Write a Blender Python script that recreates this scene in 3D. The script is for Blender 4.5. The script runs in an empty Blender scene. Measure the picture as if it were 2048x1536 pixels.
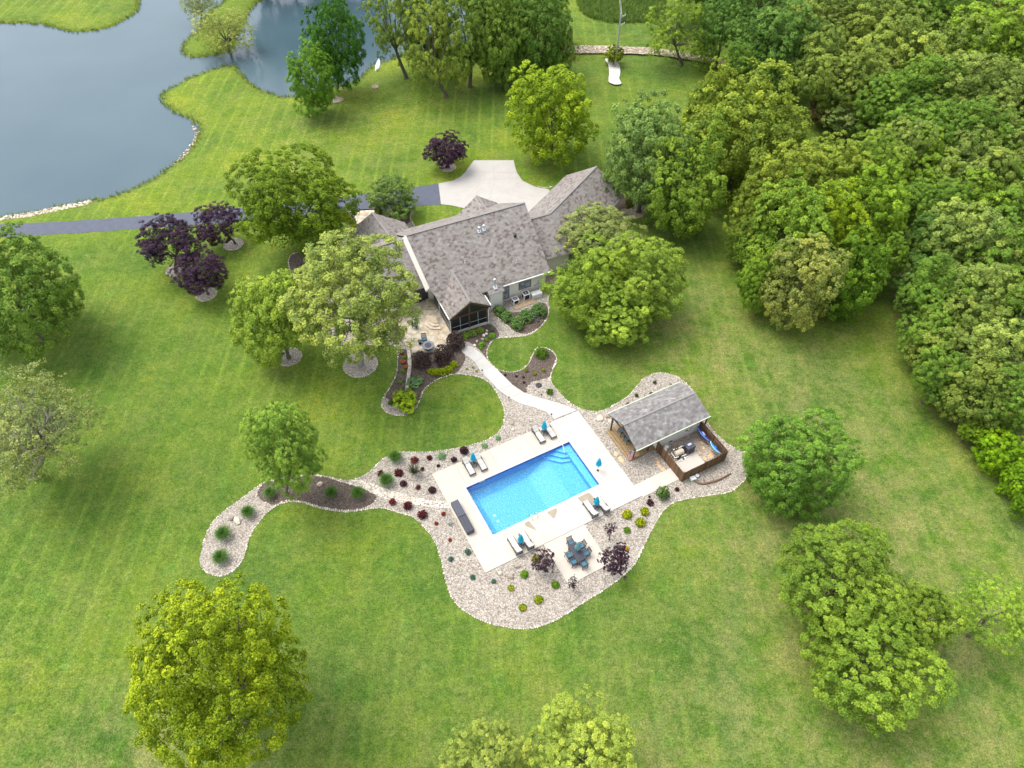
import bpy, math, random
import numpy as np
from mathutils import Vector, Matrix
from mathutils.geometry import tessellate_polygon
R = math.radians
PI = math.pi
scene = bpy.context.scene
col = scene.collection

# ------------------------------------------------------------------ camera, sky, sun, exposure
CAM_H = 62.0
PITCH = R(50)
FPX = 1421.0
cam_data = bpy.data.cameras.new('camera')
cam = bpy.data.objects.new('camera', cam_data)
col.objects.link(cam)
cam.location = (0, 0, CAM_H)
cam.rotation_euler = (R(90) - PITCH, 0, 0)
cam_data.sensor_width = 36
cam_data.lens = FPX / 2048 * 36
cam_data.clip_start = 0.5
cam_data.clip_end = 5000
scene.camera = cam

SUN_EL, SUN_AZ = 64, 300          # azimuth clockwise from +Y
world = bpy.data.worlds.new('World')
scene.world = world
world.use_nodes = True
wn = world.node_tree
bg = wn.nodes['Background']
sky = wn.nodes.new('ShaderNodeTexSky')
sky.sky_type = 'NISHITA'
sky.sun_disc = False
sky.sun_elevation = R(SUN_EL)
sky.sun_rotation = R(SUN_AZ)
sky.air_density = 1.0
sky.dust_density = 3.0
hs = wn.nodes.new('ShaderNodeHueSaturation')      # thin cloud: paler than a clear sky
hs.inputs['Saturation'].default_value = 0.34
hs.inputs['Hue'].default_value = 0.495
wn.links.new(sky.outputs[0], hs.inputs['Color'])
wn.links.new(hs.outputs[0], bg.inputs[0])
bg.inputs[1].default_value = 0.15

sd = bpy.data.lights.new('sun', 'SUN')
sd.energy = 0.95
sd.angle = R(38)
sd.color = (1.0, 0.95, 0.87)
sun = bpy.data.objects.new('sun', sd)
col.objects.link(sun)
_a, _e = R(SUN_AZ), R(SUN_EL)
_d = Vector((math.sin(_a) * math.cos(_e), math.cos(_a) * math.cos(_e), math.sin(_e)))
sun.rotation_euler = _d.to_track_quat('Z', 'Y').to_euler()
sun.location = (0, 0, 90)

scene.view_settings.view_transform = 'Standard'
scene.view_settings.look = 'None'
scene.view_settings.exposure = 1.44
scene.view_settings.gamma = 1
scene.render.resolution_x = 1024
scene.render.resolution_y = 768
scene.cycles.max_bounces = 6
scene.cycles.transparent_max_bounces = 8

# ------------------------------------------------------------------ helpers
CP, SP = math.cos(PITCH), math.sin(PITCH)

def at(px, py, z=0.0):
    """point of the place seen at a pixel of the 2048 x 1536 photograph, at height z"""
    x, y = px - 1024, 768 - py
    d = (x, FPX * CP + y * SP, -FPX * SP + y * CP)
    t = (z - CAM_H) / d[2]
    return Vector((d[0] * t, d[1] * t, z))

def proj(p):
    z = p[2] - CAM_H
    dep = p[1] * CP - z * SP
    return (1024 + FPX * p[0] / dep, 768 - FPX * (p[1] * SP + z * CP) / dep, dep)

def smooth(pts, n=5, closed=True):
    P = [Vector(p) for p in pts]
    N = len(P)
    out = []
    for i in range(N if closed else N - 1):
        g = (lambda k: P[k % N]) if closed else (lambda k: P[max(0, min(N - 1, k))])
        a, b, c, d = g(i - 1), g(i), g(i + 1), g(i + 2)
        for k in range(n):
            t = k / n
            out.append(0.5 * ((2 * b) + (c - a) * t + (2 * a - 5 * b + 4 * c - d) * t * t + (3 * b - a - 3 * c + d) * t ** 3))
    if not closed:
        out.append(P[-1])
    return out

def pxpoly(pts, z=0.0, n=4):
    w = [at(x, y, z) for x, y in pts]
    return smooth(w, n) if n > 1 else w

class MB:
    def __init__(s):
        s.v, s.f, s.m, s.t, s.uv = [], [], [], [], {}
        s.tone = 0.5
        s.mi = 0
    def add(s, vs, fs):
        o = len(s.v)
        s.v += [tuple(p) for p in vs]
        s.t += [s.tone] * len(vs)
        for f in fs:
            s.f.append([o + i for i in f])
            s.m.append(s.mi)
        return s
    def box(s, c, d, rz=0, tilt=0):
        hx, hy, hz = d[0] / 2, d[1] / 2, d[2] / 2
        M = Matrix.Translation(c) @ Matrix.Rotation(rz, 4, 'Z') @ Matrix.Rotation(tilt, 4, 'X')
        vs = [M @ Vector((x * hx, y * hy, z * hz)) for z in (-1, 1) for x, y in ((-1, -1), (1, -1), (1, 1), (-1, 1))]
        return s.add(vs, [(3, 2, 1, 0), (4, 5, 6, 7), (0, 1, 5, 4), (1, 2, 6, 5), (2, 3, 7, 6), (3, 0, 4, 7)])
    def b2(s, x0, y0, z0, x1, y1, z1):
        return s.box(((x0 + x1) / 2, (y0 + y1) / 2, (z0 + z1) / 2), (x1 - x0, y1 - y0, z1 - z0))
    def bar(s, a, b, w, h=None):
        """rectangular bar between two points"""
        a, b = Vector(a), Vector(b)
        h = h or w
        q = (b - a).to_track_quat('Y', 'Z')
        M = Matrix.Translation((a + b) / 2) @ q.to_matrix().to_4x4()
        L = (b - a).length / 2
        vs = [M @ Vector((x * w / 2, y * L, z * h / 2)) for z in (-1, 1) for x, y in ((-1, -1), (1, -1), (1, 1), (-1, 1))]
        return s.add(vs, [(3, 2, 1, 0), (4, 5, 6, 7), (0, 1, 5, 4), (1, 2, 6, 5), (2, 3, 7, 6), (3, 0, 4, 7)])
    def tube(s, pts, r, n=6):
        pts = [Vector(p) for p in pts]
        k = len(pts)
        rs = r if isinstance(r, (list, tuple)) else [r] * k
        vs, fs = [], []
        for i, p in enumerate(pts):
            d = (pts[min(k - 1, i + 1)] - pts[max(0, i - 1)]).normalized()
            a = d.orthogonal().normalized() if abs(d.z) > 0.99 else d.cross(Vector((0, 0, 1))).normalized()
            b = d.cross(a)
            for j in range(n):
                t = 2 * PI * j / n
                vs.append(p + (a * math.cos(t) + b * math.sin(t)) * rs[i])
        for i in range(k - 1):
            for j in range(n):
                fs.append((i * n + j, i * n + (j + 1) % n, (i + 1) * n + (j + 1) % n, (i + 1) * n + j))
        fs.append(tuple(reversed(range(n))))
        fs.append(tuple(range((k - 1) * n, k * n)))
        return s.add(vs, fs)
    def lathe(s, prof, c=(0, 0, 0), n=16, sx=1, sy=1):
        vs, fs = [], []
        k = len(prof)
        for r, z in prof:
            for j in range(n):
                t = 2 * PI * j / n
                vs.append((c[0] + r * math.cos(t) * sx, c[1] + r * math.sin(t) * sy, c[2] + z))
        for i in range(k - 1):
            for j in range(n):
                fs.append((i * n + j, i * n + (j + 1) % n, (i + 1) * n + (j + 1) % n, (i + 1) * n + j))
        fs.append(tuple(reversed(range(n))))
        fs.append(tuple(range((k - 1) * n, k * n)))
        return s.add(vs, fs)
    def prism(s, poly, z0, z1, axis='z'):
        n = len(poly)
        if axis == 'z':
            lo = [(p[0], p[1], z0) for p in poly]; hi = [(p[0], p[1], z1) for p in poly]
        elif axis == 'x':
            lo = [(z0, p[0], p[1]) for p in poly]; hi = [(z1, p[0], p[1]) for p in poly]
        else:
            lo = [(p[0], z0, p[1]) for p in poly]; hi = [(p[0], z1, p[1]) for p in poly]
        tri = tessellate_polygon([[Vector(p) for p in hi]])
        fs = [tuple(n + i for i in t) for t in tri] + [tuple(reversed(t)) for t in tri]
        fs += [(i, (i + 1) % n, n + (i + 1) % n, n + i) for i in range(n)]
        return s.add(lo + hi, fs)
    def sheet(s, poly, z, hole=None):
        P = [Vector((p[0], p[1], z)) for p in poly]
        H_ = [Vector((p[0], p[1], z)) for p in hole] if hole else None
        tri = tessellate_polygon([P, H_] if hole else [P])
        if hole:
            P = P + H_
        out = []
        for t in tri:
            a, b, c = (P[i] for i in t)
            out.append(t if (b - a).cross(c - a).z > 0 else tuple(reversed(t)))
        return s.add(P, out)
    def rock(s, c, r, rng, flat=0.7, sub=1):
        o = len(s.v)
        t = (1 + 5 ** .5) / 2
        V = [Vector(p).normalized() for p in ((-1, t, 0), (1, t, 0), (-1, -t, 0), (1, -t, 0), (0, -1, t), (0, 1, t), (0, -1, -t), (0, 1, -t), (t, 0, -1), (t, 0, 1), (-t, 0, -1), (-t, 0, 1))]
        F = [(0, 11, 5), (0, 5, 1), (0, 1, 7), (0, 7, 10), (0, 10, 11), (1, 5, 9), (5, 11, 4), (11, 10, 2), (10, 7, 6), (7, 1, 8), (3, 9, 4), (3, 4, 2), (3, 2, 6), (3, 6, 8), (3, 8, 9), (4, 9, 5), (2, 4, 11), (6, 2, 10), (8, 6, 7), (9, 8, 1)]
        for _ in range(sub):
            mid = {}
            def mp(a, b):
                k = (min(a, b), max(a, b))
                if k not in mid:
                    V.append((V[a] + V[b]).normalized()); mid[k] = len(V) - 1
                return mid[k]
            F = [q for a, b, c_ in F for q in ((a, mp(a, b), mp(a, c_)), (b, mp(b, c_), mp(a, b)), (c_, mp(a, c_), mp(b, c_)), (mp(a, b), mp(b, c_), mp(a, c_)))]
        rz = rng.uniform(0, PI)
        sx, sy = rng.uniform(.75, 1.3), rng.uniform(.7, 1.05)
        ca, sa = math.cos(rz), math.sin(rz)
        vs = []
        for p in V:
            k = r * rng.uniform(.86, 1.1)
            x, y, z = p.x * sx * k, p.y * sy * k, p.z * flat * k
            vs.append((c[0] + x * ca - y * sa, c[1] + x * sa + y * ca, c[2] + z))
        return s.add(vs, F)
    def slab(s, pts, th, udir=(1, 0, 0), side=1):
        """roof plane: top face in material 0 with shingle uv, edges and soffit in material `side`"""
        P = [Vector(p) for p in pts]
        nrm = (P[1] - P[0]).cross(P[2] - P[0])
        if nrm.z < 0:
            P.reverse(); nrm = -nrm
        nrm.normalize()
        u = Vector(udir); u = (u - nrm * u.dot(nrm)).normalized(); w = nrm.cross(u)
        n = len(P); o = len(s.f)
        s.mi = 0
        fans = [(0, 1, 2), (0, 2, 3)] if n == 4 else [tuple(range(n))]
        s.add(P, fans)
        for k, f in enumerate(fans):
            s.uv[o + k] = [(P[i].dot(u), P[i].dot(w)) for i in f]
        s.mi = side
        L = [p - Vector((0, 0, th)) for p in P]
        s.add(P + L, [tuple(n + i for i in reversed(f)) for f in fans] + [(i, n + i, n + (i + 1) % n, (i + 1) % n) for i in range(n)])
        s.mi = 0
        return s
    def build(s, name, mats, parent=None, smoothed=False, loc=None):
        me = bpy.data.meshes.new(name)
        me.from_pydata(s.v, [], s.f)
        if not isinstance(mats, (list, tuple)):
            mats = [mats]
        for m in mats:
            me.materials.append(m)
        if len(mats) > 1:
            me.polygons.foreach_set('material_index', s.m)
        a = me.attributes.new('tone', 'FLOAT', 'POINT')
        a.data.foreach_set('value', s.t)
        if s.uv:
            uvl = me.uv_layers.new(name='UVMap')
            for fi, uvs in s.uv.items():
                for k, li in enumerate(me.polygons[fi].loop_indices):
                    uvl.data[li].uv = uvs[k]
        if smoothed:
            me.polygons.foreach_set('use_smooth', [True] * len(me.polygons))
        me.update()
        o = bpy.data.objects.new(name, me)
        col.objects.link(o)
        if parent:
            o.parent = parent
        if loc is not None:
            o.location = loc
        return o

def thing(name, label, cat, loc=(0, 0, 0), rz=0, group=None):
    o = bpy.data.objects.new(name, None)
    col.objects.link(o)
    o.empty_display_size = 0.3
    o.location = loc
    o.rotation_euler = (0, 0, rz)
    o['label'] = label
    o['category'] = cat
    if group:
        o['group'] = group
    return o

def tag(o, label=None, cat=None, group=None, kind=None):
    for k, v in (('label', label), ('category', cat), ('group', group), ('kind', kind)):
        if v:
            o[k] = v
    return o

def dup(root, loc, rz, label, group=None):
    r = root.copy(); col.objects.link(r)
    r.location = loc; r.rotation_euler = (0, 0, rz); r['label'] = label
    if group:
        r['group'] = group
    for ch in root.children:
        c = ch.copy(); col.objects.link(c); c.parent = r
        for g in ch.children:
            d = g.copy(); col.objects.link(d); d.parent = c
    return r

# ------------------------------------------------------------------ materials
def new_mat(name):
    m = bpy.data.materials.new(name)
    m.use_nodes = True
    nt = m.node_tree
    return m, nt, nt.nodes['Principled BSDF']

def nd(nt, t, **kw):
    n = nt.nodes.new(t)
    for k, v in kw.items():
        if k in n.inputs:
            n.inputs[k].default_value = v
        else:
            setattr(n, k, v)
    return n

def ramp(nt, fac, stops):
    r = nt.nodes.new('ShaderNodeValToRGB')
    el = r.color_ramp.elements
    while len(el) < len(stops):
        el.new(0.5)
    for e, (p, c) in zip(el, stops):
        e.position = p
        e.color = (*c, 1) if len(c) == 3 else c
    nt.links.new(fac, r.inputs[0])
    return r.outputs[0]

def mixc(nt, fac, a, b, mode='MIX'):
    m = nt.nodes.new('ShaderNodeMix')
    m.data_type = 'RGBA'
    m.blend_type = mode
    for s_, v in ((m.inputs[0], fac), (m.inputs[6], a), (m.inputs[7], b)):
        if isinstance(v, (int, float)):
            s_.default_value = v
        elif isinstance(v, tuple):
            s_.default_value = (*v, 1)
        else:
            nt.links.new(v, s_)
    return m.outputs[2]

def mth(nt, op, a, b=0.0, clamp=False):
    m = nt.nodes.new('ShaderNodeMath')
    m.operation = op
    m.use_clamp = clamp
    for s_, v in ((m.inputs[0], a), (m.inputs[1], b)):
        if isinstance(v, (int, float)):
            s_.default_value = v
        else:
            nt.links.new(v, s_)
    return m.outputs[0]

def coords(nt, kind='Object', scale=None):
    if kind == 'World':
        g = nt.nodes.new('ShaderNodeNewGeometry').outputs['Position']
    else:
        g = nt.nodes.new('ShaderNodeTexCoord').outputs[kind]
    if scale:
        mp = nt.nodes.new('ShaderNodeMapping')
        mp.inputs['Scale'].default_value = scale
        nt.links.new(g, mp.inputs['Vector'])
        g = mp.outputs[0]
    return g

def noise(nt, vec, scale, detail=3, rough=0.55, out=0):
    n = nd(nt, 'ShaderNodeTexNoise', Scale=scale, Detail=detail, Roughness=rough)
    nt.links.new(vec, n.inputs['Vector'])
    return n.outputs[out]

def bump(nt, bsdf, h, strength=0.5, dist=0.05):
    b = nd(nt, 'ShaderNodeBump', Strength=strength, Distance=dist)
    nt.links.new(h, b.inputs['Height'])
    nt.links.new(b.outputs[0], bsdf.inputs['Normal'])

def simple(name, c, rough=0.7, var=0.12, scale=3, metal=0, spec=0.4, tone=0.0):
    m, nt, b = new_mat(name)
    v = coords(nt, 'Object')
    n = noise(nt, v, scale, 4)
    dk = tuple(x * (1 - var) for x in c); lt = tuple(min(1, x * (1 + var)) for x in c)
    cc = ramp(nt, n, [(0.3, dk), (0.7, lt)])
    if tone:
        a = nd(nt, 'ShaderNodeAttribute', attribute_name='tone')
        k = mth(nt, 'MULTIPLY_ADD', a.outputs['Fac'], tone)
        k.node.inputs[2].default_value = 1 - tone / 2
        cc = mixc(nt, 1.0, cc, k, 'MULTIPLY')
    nt.links.new(cc, b.inputs['Base Color'])
    b.inputs['Roughness'].default_value = rough
    b.inputs['Metallic'].default_value = metal
    b.inputs['Specular IOR Level'].default_value = spec
    return m

M = {}
# lawn / terrain: masks painted on the ground mesh say where leaf litter, dry turf and rough bank grass grow
def lawn_mat():
    m, nt, b = new_mat('lawn')
    P = coords(nt, 'World')
    at_ = nd(nt, 'ShaderNodeAttribute', attribute_name='mask')
    sep = nt.nodes.new('ShaderNodeSeparateColor')
    nt.links.new(at_.outputs['Color'], sep.inputs[0])
    litter, dry, bank = sep.outputs[0], sep.outputs[1], sep.outputs[2]
    big = noise(nt, P, 0.075, 6, 0.62)
    mid = noise(nt, P, 0.42, 10, 0.80)
    fine = noise(nt, P, 7.5, 4, 0.8)
    g = ramp(nt, big, [(0.36, (0.050, 0.106, 0.011)), (0.50, (0.080, 0.143, 0.012)), (0.64, (0.125, 0.178, 0.012))])
    g = mixc(nt, mth(nt, 'MULTIPLY', ramp(nt, mid, [(0.42, (0, 0, 0)), (0.62, (1, 1, 1))]), 0.55), g, (0.050, 0.112, 0.014))
    # mowing lines
    st = coords(nt, 'World', (1, 0.07, 1))
    wb = nd(nt, 'ShaderNodeTexWave', Scale=0.105, Distortion=0.8, Detail=2.0)
    nt.links.new(coords(nt, 'World', (1, 0.04, 1)), wb.inputs['Vector'])
    g = mixc(nt, ramp(nt, noise(nt, P, 0.035, 2), [(0.4, (0, 0, 0)), (0.62, (1, 1, 1))]), g, mixc(nt, 1.0, g, ramp(nt, wb.outputs[1], [(0.3, (0.95, 0.955, 0.95)), (0.7, (1.045, 1.04, 1.03))]), 'MULTIPLY'))
    wv = nd(nt, 'ShaderNodeTexWave', Scale=0.145, Distortion=0.7, Detail=1.0)
    wv.inputs['Detail Scale'].default_value = 0.4
    nt.links.new(st, wv.inputs['Vector'])
    ln = ramp(nt, wv.outputs[1], [(0.80, (0, 0, 0)), (0.98, (1, 1, 1))])
    patch = ramp(nt, noise(nt, P, 0.06, 2), [(0.40, (0, 0, 0)), (0.58, (1, 1, 1))])
    g = mixc(nt, mth(nt, 'MULTIPLY', mth(nt, 'MULTIPLY', ln, patch), 0.34), g, (0.150, 0.235, 0.03))
    vi = nd(nt, 'ShaderNodeAttribute', attribute_name='vivid')
    g = mixc(nt, vi.outputs['Fac'], g, mixc(nt, 1.0, g, (1.42, 1.24, 0.85), 'MULTIPLY'))
    lu = nd(nt, 'ShaderNodeAttribute', attribute_name='lush')
    g = mixc(nt, mth(nt, 'MULTIPLY', lu.outputs['Fac'], 0.6), g, (0.050, 0.120, 0.020))
    # dry turf
    dm = noise(nt, P, 0.30, 9, 0.82)
    dfac = mth(nt, 'MULTIPLY', dry, ramp(nt, dm, [(0.42, (0.0, 0.0, 0.0)), (0.60, (1, 1, 1))]), True)
    g = mixc(nt, mth(nt, 'MULTIPLY', dfac, 0.78), g, (0.190, 0.185, 0.065))
    # small weeds and bare flecks everywhere
    fl = ramp(nt, noise(nt, P, 0.95, 4, 0.7), [(0.56, (0, 0, 0)), (0.70, (1, 1, 1))])
    g = mixc(nt, mth(nt, 'MULTIPLY', fl, 0.45), g, (0.165, 0.195, 0.055))
    ol = ramp(nt, noise(nt, P, 0.16, 10, 0.82), [(0.50, (0, 0, 0)), (0.66, (1, 1, 1))])
    g = mixc(nt, mth(nt, 'MULTIPLY', ol, 0.34), g, (0.165, 0.180, 0.050))
    cl = ramp(nt, noise(nt, coords(nt, 'World', (1.3, 1, 3)), 0.35, 6, 0.75), [(0.55, (0, 0, 0)), (0.68, (1, 1, 1))])
    g = mixc(nt, mth(nt, 'MULTIPLY', cl, 0.45), g, (0.085, 0.185, 0.030))
    dk = ramp(nt, noise(nt, coords(nt, 'World', (1, 1, 2)), 0.62, 5, 0.75), [(0.26, (1, 1, 1)), (0.42, (0, 0, 0))])
    g = mixc(nt, mth(nt, 'MULTIPLY', dk, 0.55), g, (0.034, 0.092, 0.014))
    g = mixc(nt, bank, g, ramp(nt, mid, [(0.3, (0.12, 0.18, 0.015)), (0.7, (0.09, 0.11, 0.03))]))
    lt = ramp(nt, noise(nt, P, 1.5, 5, 0.7), [(0.3, (0.06, 0.045, 0.025)), (0.7, (0.17, 0.12, 0.075))])
    g = mixc(nt, litter, g, lt)
    fg = ramp(nt, fine, [(0.33, (0.42, 0.46, 0.42)), (0.67, (1.62, 1.54, 1.66))])
    g = mixc(nt, 1.0, g, fg, 'MULTIPLY')
    g = mixc(nt, 1.0, g, ramp(nt, noise(nt, P, 2.6, 5, 0.85), [(0.36, (0.66, 0.70, 0.66)), (0.5, (1, 1, 1)), (0.66, (1.42, 1.34, 1.5))]), 'MULTIPLY')
    g = mixc(nt, 1.0, g, ramp(nt, noise(nt, P, 0.9, 4, 0.75), [(0.36, (0.84, 0.88, 0.9)), (0.64, (1.18, 1.12, 1.1))]), 'MULTIPLY')
    nt.links.new(g, b.inputs['Base Color'])
    b.inputs['Roughness'].default_value = 0.9
    b.inputs['Specular IOR Level'].default_value = 0.15
    bump(nt, b, fine, 0.8, 0.05)
    return m
M['lawn'] = lawn_mat()

def pebble(name, stops, cell=9.0, dist=0.05, cell2=22, edge=0.5):
    m, nt, b = new_mat(name)
    P = coords(nt, 'World')
    v = nd(nt, 'ShaderNodeTexVoronoi', Scale=cell); v.inputs['Randomness'].default_value = 1
    nt.links.new(P, v.inputs['Vector'])
    s = nt.nodes.new('ShaderNodeSeparateColor'); nt.links.new(v.outputs['Color'], s.inputs[0])
    c = ramp(nt, s.outputs[0], stops)
    v2 = nd(nt, 'ShaderNodeTexVoronoi', Scale=cell2)
    nt.links.new(P, v2.inputs['Vector'])
    s2 = nt.nodes.new('ShaderNodeSeparateColor'); nt.links.new(v2.outputs['Color'], s2.inputs[0])
    c = mixc(nt, 0.35, c, ramp(nt, s2.outputs[1], stops))
    c = mixc(nt, mth(nt, 'MULTIPLY', ramp(nt, v.outputs['Distance'], [(0.45, (0, 0, 0)), (0.85, (1, 1, 1))]), edge), c, tuple(x * 0.35 for x in stops[0][1]))
    big = ramp(nt, noise(nt, P, 0.5, 3), [(0.3, (0.88, 0.87, 0.85)), (0.7, (1.06, 1.05, 1.04))])
    c = mixc(nt, 1.0, c, big, 'MULTIPLY')
    nt.links.new(c, b.inputs['Base Color'])
    b.inputs['Roughness'].default_value = 0.85
    b.inputs['Specular IOR Level'].default_value = 0.2
    h = mth(nt, 'SUBTRACT', 1.0, v.outputs['Distance'])
    bump(nt, b, h, 0.8, dist)
    return m
M['gravel'] = pebble('river_gravel', [(0.0, (0.13, 0.105, 0.085)), (0.2, (0.26, 0.225, 0.19)), (0.6, (0.375, 0.345, 0.300)), (0.85, (0.54, 0.51, 0.46)), (1.0, (0.36, 0.28, 0.21))])
M['tan_gravel'] = pebble('tan_gravel', [(0.0, (0.15, 0.115, 0.08)), (0.3, (0.30, 0.24, 0.175)), (0.7, (0.43, 0.36, 0.28)), (1.0, (0.58, 0.52, 0.44))])
M['pale_gravel'] = pebble('pale_gravel', [(0.0, (0.36, 0.33, 0.29)), (0.3, (0.55, 0.51, 0.46)), (0.7, (0.74, 0.71, 0.66)), (1.0, (0.85, 0.83, 0.80))], 7)
M['mulch'] = pebble('bark_mulch', [(0.0, (0.040, 0.029, 0.023)), (0.4, (0.090, 0.068, 0.055)), (0.8, (0.145, 0.115, 0.095)), (1.0, (0.23, 0.19, 0.16))], 11, 0.03)
M['flag'] = pebble('flagstone', [(0.0, (0.36, 0.28, 0.19)), (0.35, (0.50, 0.42, 0.31)), (0.7, (0.62, 0.56, 0.45)), (1.0, (0.48, 0.48, 0.42))], 1.7, 0.02, 6, 0.35)

def concrete(name, c, var=0.06):
    m, nt, b = new_mat(name)
    P = coords(nt, 'World')
    a = nd(nt, 'ShaderNodeAttribute', attribute_name='tone')
    n1 = noise(nt, P, 0.7, 5, 0.6); n2 = noise(nt, P, 12, 3, 0.7)
    cc = ramp(nt, n1, [(0.3, tuple(x * (1 - var) for x in c)), (0.7, tuple(min(.9, x * (1 + var)) for x in c))])
    cc = mixc(nt, a.outputs['Fac'], cc, mixc(nt, 1.0, cc, (1.01, 1.05, 1.12), 'MULTIPLY'))
    st = ramp(nt, noise(nt, P, 0.35, 6, 0.7), [(0.60, (1, 1, 1)), (0.80, (0.91, 0.88, 0.84))])
    cc = mixc(nt, 1.0, cc, st, 'MULTIPLY')
    cc = mixc(nt, 1.0, cc, ramp(nt, n2, [(0.3, (0.95, 0.95, 0.95)), (0.7, (1.03, 1.03, 1.03))]), 'MULTIPLY')
    nt.links.new(cc, b.inputs['Base Color'])
    b.inputs['Roughness'].default_value = 0.8
    b.inputs['Specular IOR Level'].default_value = 0.25
    bump(nt, b, n2, 0.15, 0.01)
    return m
M['concrete'] = concrete('pale_concrete', (0.455, 0.412, 0.350))
M['drive'] = concrete('drive_concrete', (0.37, 0.345, 0.31))
M['walk'] = concrete('walk_concrete', (0.43, 0.41, 0.375))
M['asphalt'] = simple('asphalt', (0.075, 0.085, 0.115), 0.85, 0.10, 1.2)
M['wet'] = simple('wet_concrete', (0.27, 0.225, 0.165), 0.5, 0.12, 1.5)
M['joint'] = simple('joint', (0.33, 0.30, 0.26), 0.9)

def shingles(name, stops):
    m, nt, b = new_mat(name)
    uv = nt.nodes.new('ShaderNodeUVMap').outputs[0]
    def brick(w, h, off):
        mp = nt.nodes.new('ShaderNodeMapping'); mp.inputs['Location'].default_value = (off, off * 2, 0)
        nt.links.new(uv, mp.inputs[0])
        br = nd(nt, 'ShaderNodeTexBrick', Scale=1.0)
        br.inputs['Color1'].default_value = (0, 0, 0, 1); br.inputs['Color2'].default_value = (1, 1, 1, 1)
        br.inputs['Mortar'].default_value = (0.35, 0.35, 0.35, 1)
        br.inputs['Mortar Size'].default_value = 0.006; br.inputs['Brick Width'].default_value = w; br.inputs['Row Height'].default_value = h
        nt.links.new(mp.outputs[0], br.inputs['Vector'])
        return br
    b1 = brick(0.46, 0.29, 0.0); b2_ = brick(0.33, 0.29, 7.31)
    f = mixc(nt, 0.5, b1.outputs[0], b2_.outputs[0])
    f = mixc(nt, 0.18, f, noise(nt, uv, 5.0, 4, 0.8))
    c = ramp(nt, f, stops)
    row = nd(nt, 'ShaderNodeTexWave', Scale=1.0 / 0.155 / 2 / PI * PI, bands_direction='Y', wave_profile='SAW')
    nt.links.new(uv, row.inputs['Vector'])
    c = mixc(nt, 1.0, c, ramp(nt, row.outputs[1], [(0.0, (0.80, 0.80, 0.80)), (0.2, (1, 1, 1)), (1, (1.03, 1.03, 1.03))]), 'MULTIPLY')
    nt.links.new(c, b.inputs['Base Color'])
    b.inputs['Roughness'].default_value = 0.9
    b.inputs['Specular IOR Level'].default_value = 0.25
    bump(nt, b, f, 0.35, 0.02)
    return m
M['roof'] = shingles('brown_grey_shingles', [(0.0, (0.110, 0.080, 0.072)), (0.27, (0.140, 0.110, 0.100)), (0.38, (0.195, 0.174, 0.160)), (0.7, (0.240, 0.222, 0.206)), (1.0, (0.30, 0.284, 0.268))])
M['roof2'] = shingles('grey_shingles', [(0.0, (0.10, 0.09, 0.088)), (0.35, (0.155, 0.145, 0.14)), (0.7, (0.215, 0.205, 0.20)), (1.0, (0.34, 0.33, 0.32))])
M['ridge2'] = simple('grey_ridge_cap', (0.20, 0.192, 0.186), 0.9, 0.15, 6)
M['padwood'] = simple('tan_pad', (0.36, 0.26, 0.17), 0.85, 0.15, 3)
M['ridge'] = simple('ridge_cap', (0.20, 0.185, 0.175), 0.9, 0.15, 6)
M['trim'] = simple('cream_trim', (0.53, 0.505, 0.45), 0.6, 0.04)
M['white'] = simple('white_paint', (0.78, 0.78, 0.76), 0.5, 0.03)
M['green_trim'] = simple('pale_green_trim', (0.42, 0.46, 0.36), 0.5, 0.03)
M['fascia'] = simple('dark_fascia', (0.10, 0.085, 0.075), 0.7, 0.05)

def siding(name, c, step=0.18):
    m, nt, b = new_mat(name)
    P = coords(nt, 'Object')
    w = nd(nt, 'ShaderNodeTexWave', Scale=0.5 / step, bands_direction='Z', wave_profile='SAW')
    nt.links.new(P, w.inputs['Vector'])
    cc = mixc(nt, 1.0, c, ramp(nt, w.outputs[1], [(0, (0.82, 0.82, 0.82)), (0.12, (1, 1, 1)), (1, (1, 1, 1))]), 'MULTIPLY')
    cc = mixc(nt, 1.0, cc, ramp(nt, noise(nt, P, 1.3, 4), [(0.3, (0.94, 0.94, 0.93)), (0.7, (1, 1, 1))]), 'MULTIPLY')
    nt.links.new(cc, b.inputs['Base Color'])
    b.inputs['Roughness'].default_value = 0.6
    bump(nt, b, w.outputs[1], 0.4, 0.02)
    return m
M['siding'] = siding('cream_siding', (0.80, 0.75, 0.67))
M['siding2'] = siding('white_siding', (0.80, 0.77, 0.72))
M['screen'] = simple('dark_insect_screen', (0.012, 0.013, 0.016), 0.35, 0.2, 2)
M['wood'] = simple('stained_wood', (0.075, 0.045, 0.025), 0.7, 0.3, 7)
M['fence'] = simple('cedar_boards', (0.140, 0.078, 0.038), 0.75, 0.28, 5, tone=0.8)
M['deckwood'] = simple('deck_boards', (0.245, 0.170, 0.085), 0.75, 0.22, 5, tone=0.5)
M['post'] = simple('dark_post', (0.060, 0.050, 0.045), 0.6)
M['stone'] = simple('field_stone', (0.46, 0.39, 0.30), 0.85, 0.35, 2.2, tone=0.9)
M['edge'] = simple('edging_stone', (0.52, 0.46, 0.38), 0.85, 0.2, 1.5, tone=1.0)
M['orange_stone'] = simple('orange_sandstone', (0.55, 0.38, 0.22), 0.85, 0.25, 2.5)
M['wallstone'] = simple('stacked_stone', (0.42, 0.37, 0.30), 0.85, 0.4, 3, tone=0.6)
M['black'] = simple('black_metal', (0.018, 0.018, 0.022), 0.45, 0.1)
M['slate'] = simple('slate_plastic', (0.050, 0.056, 0.078), 0.55, 0.10)
M['slatewood'] = simple('dark_poly_lumber', (0.034, 0.038, 0.052), 0.6, 0.12, tone=0.4)
M['cushion'] = simple('beige_cushion', (0.47, 0.445, 0.40), 0.85, 0.05)
M['teal'] = simple('teal_canvas', (0.012, 0.45, 0.62), 0.8, 0.18, 6)
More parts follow.
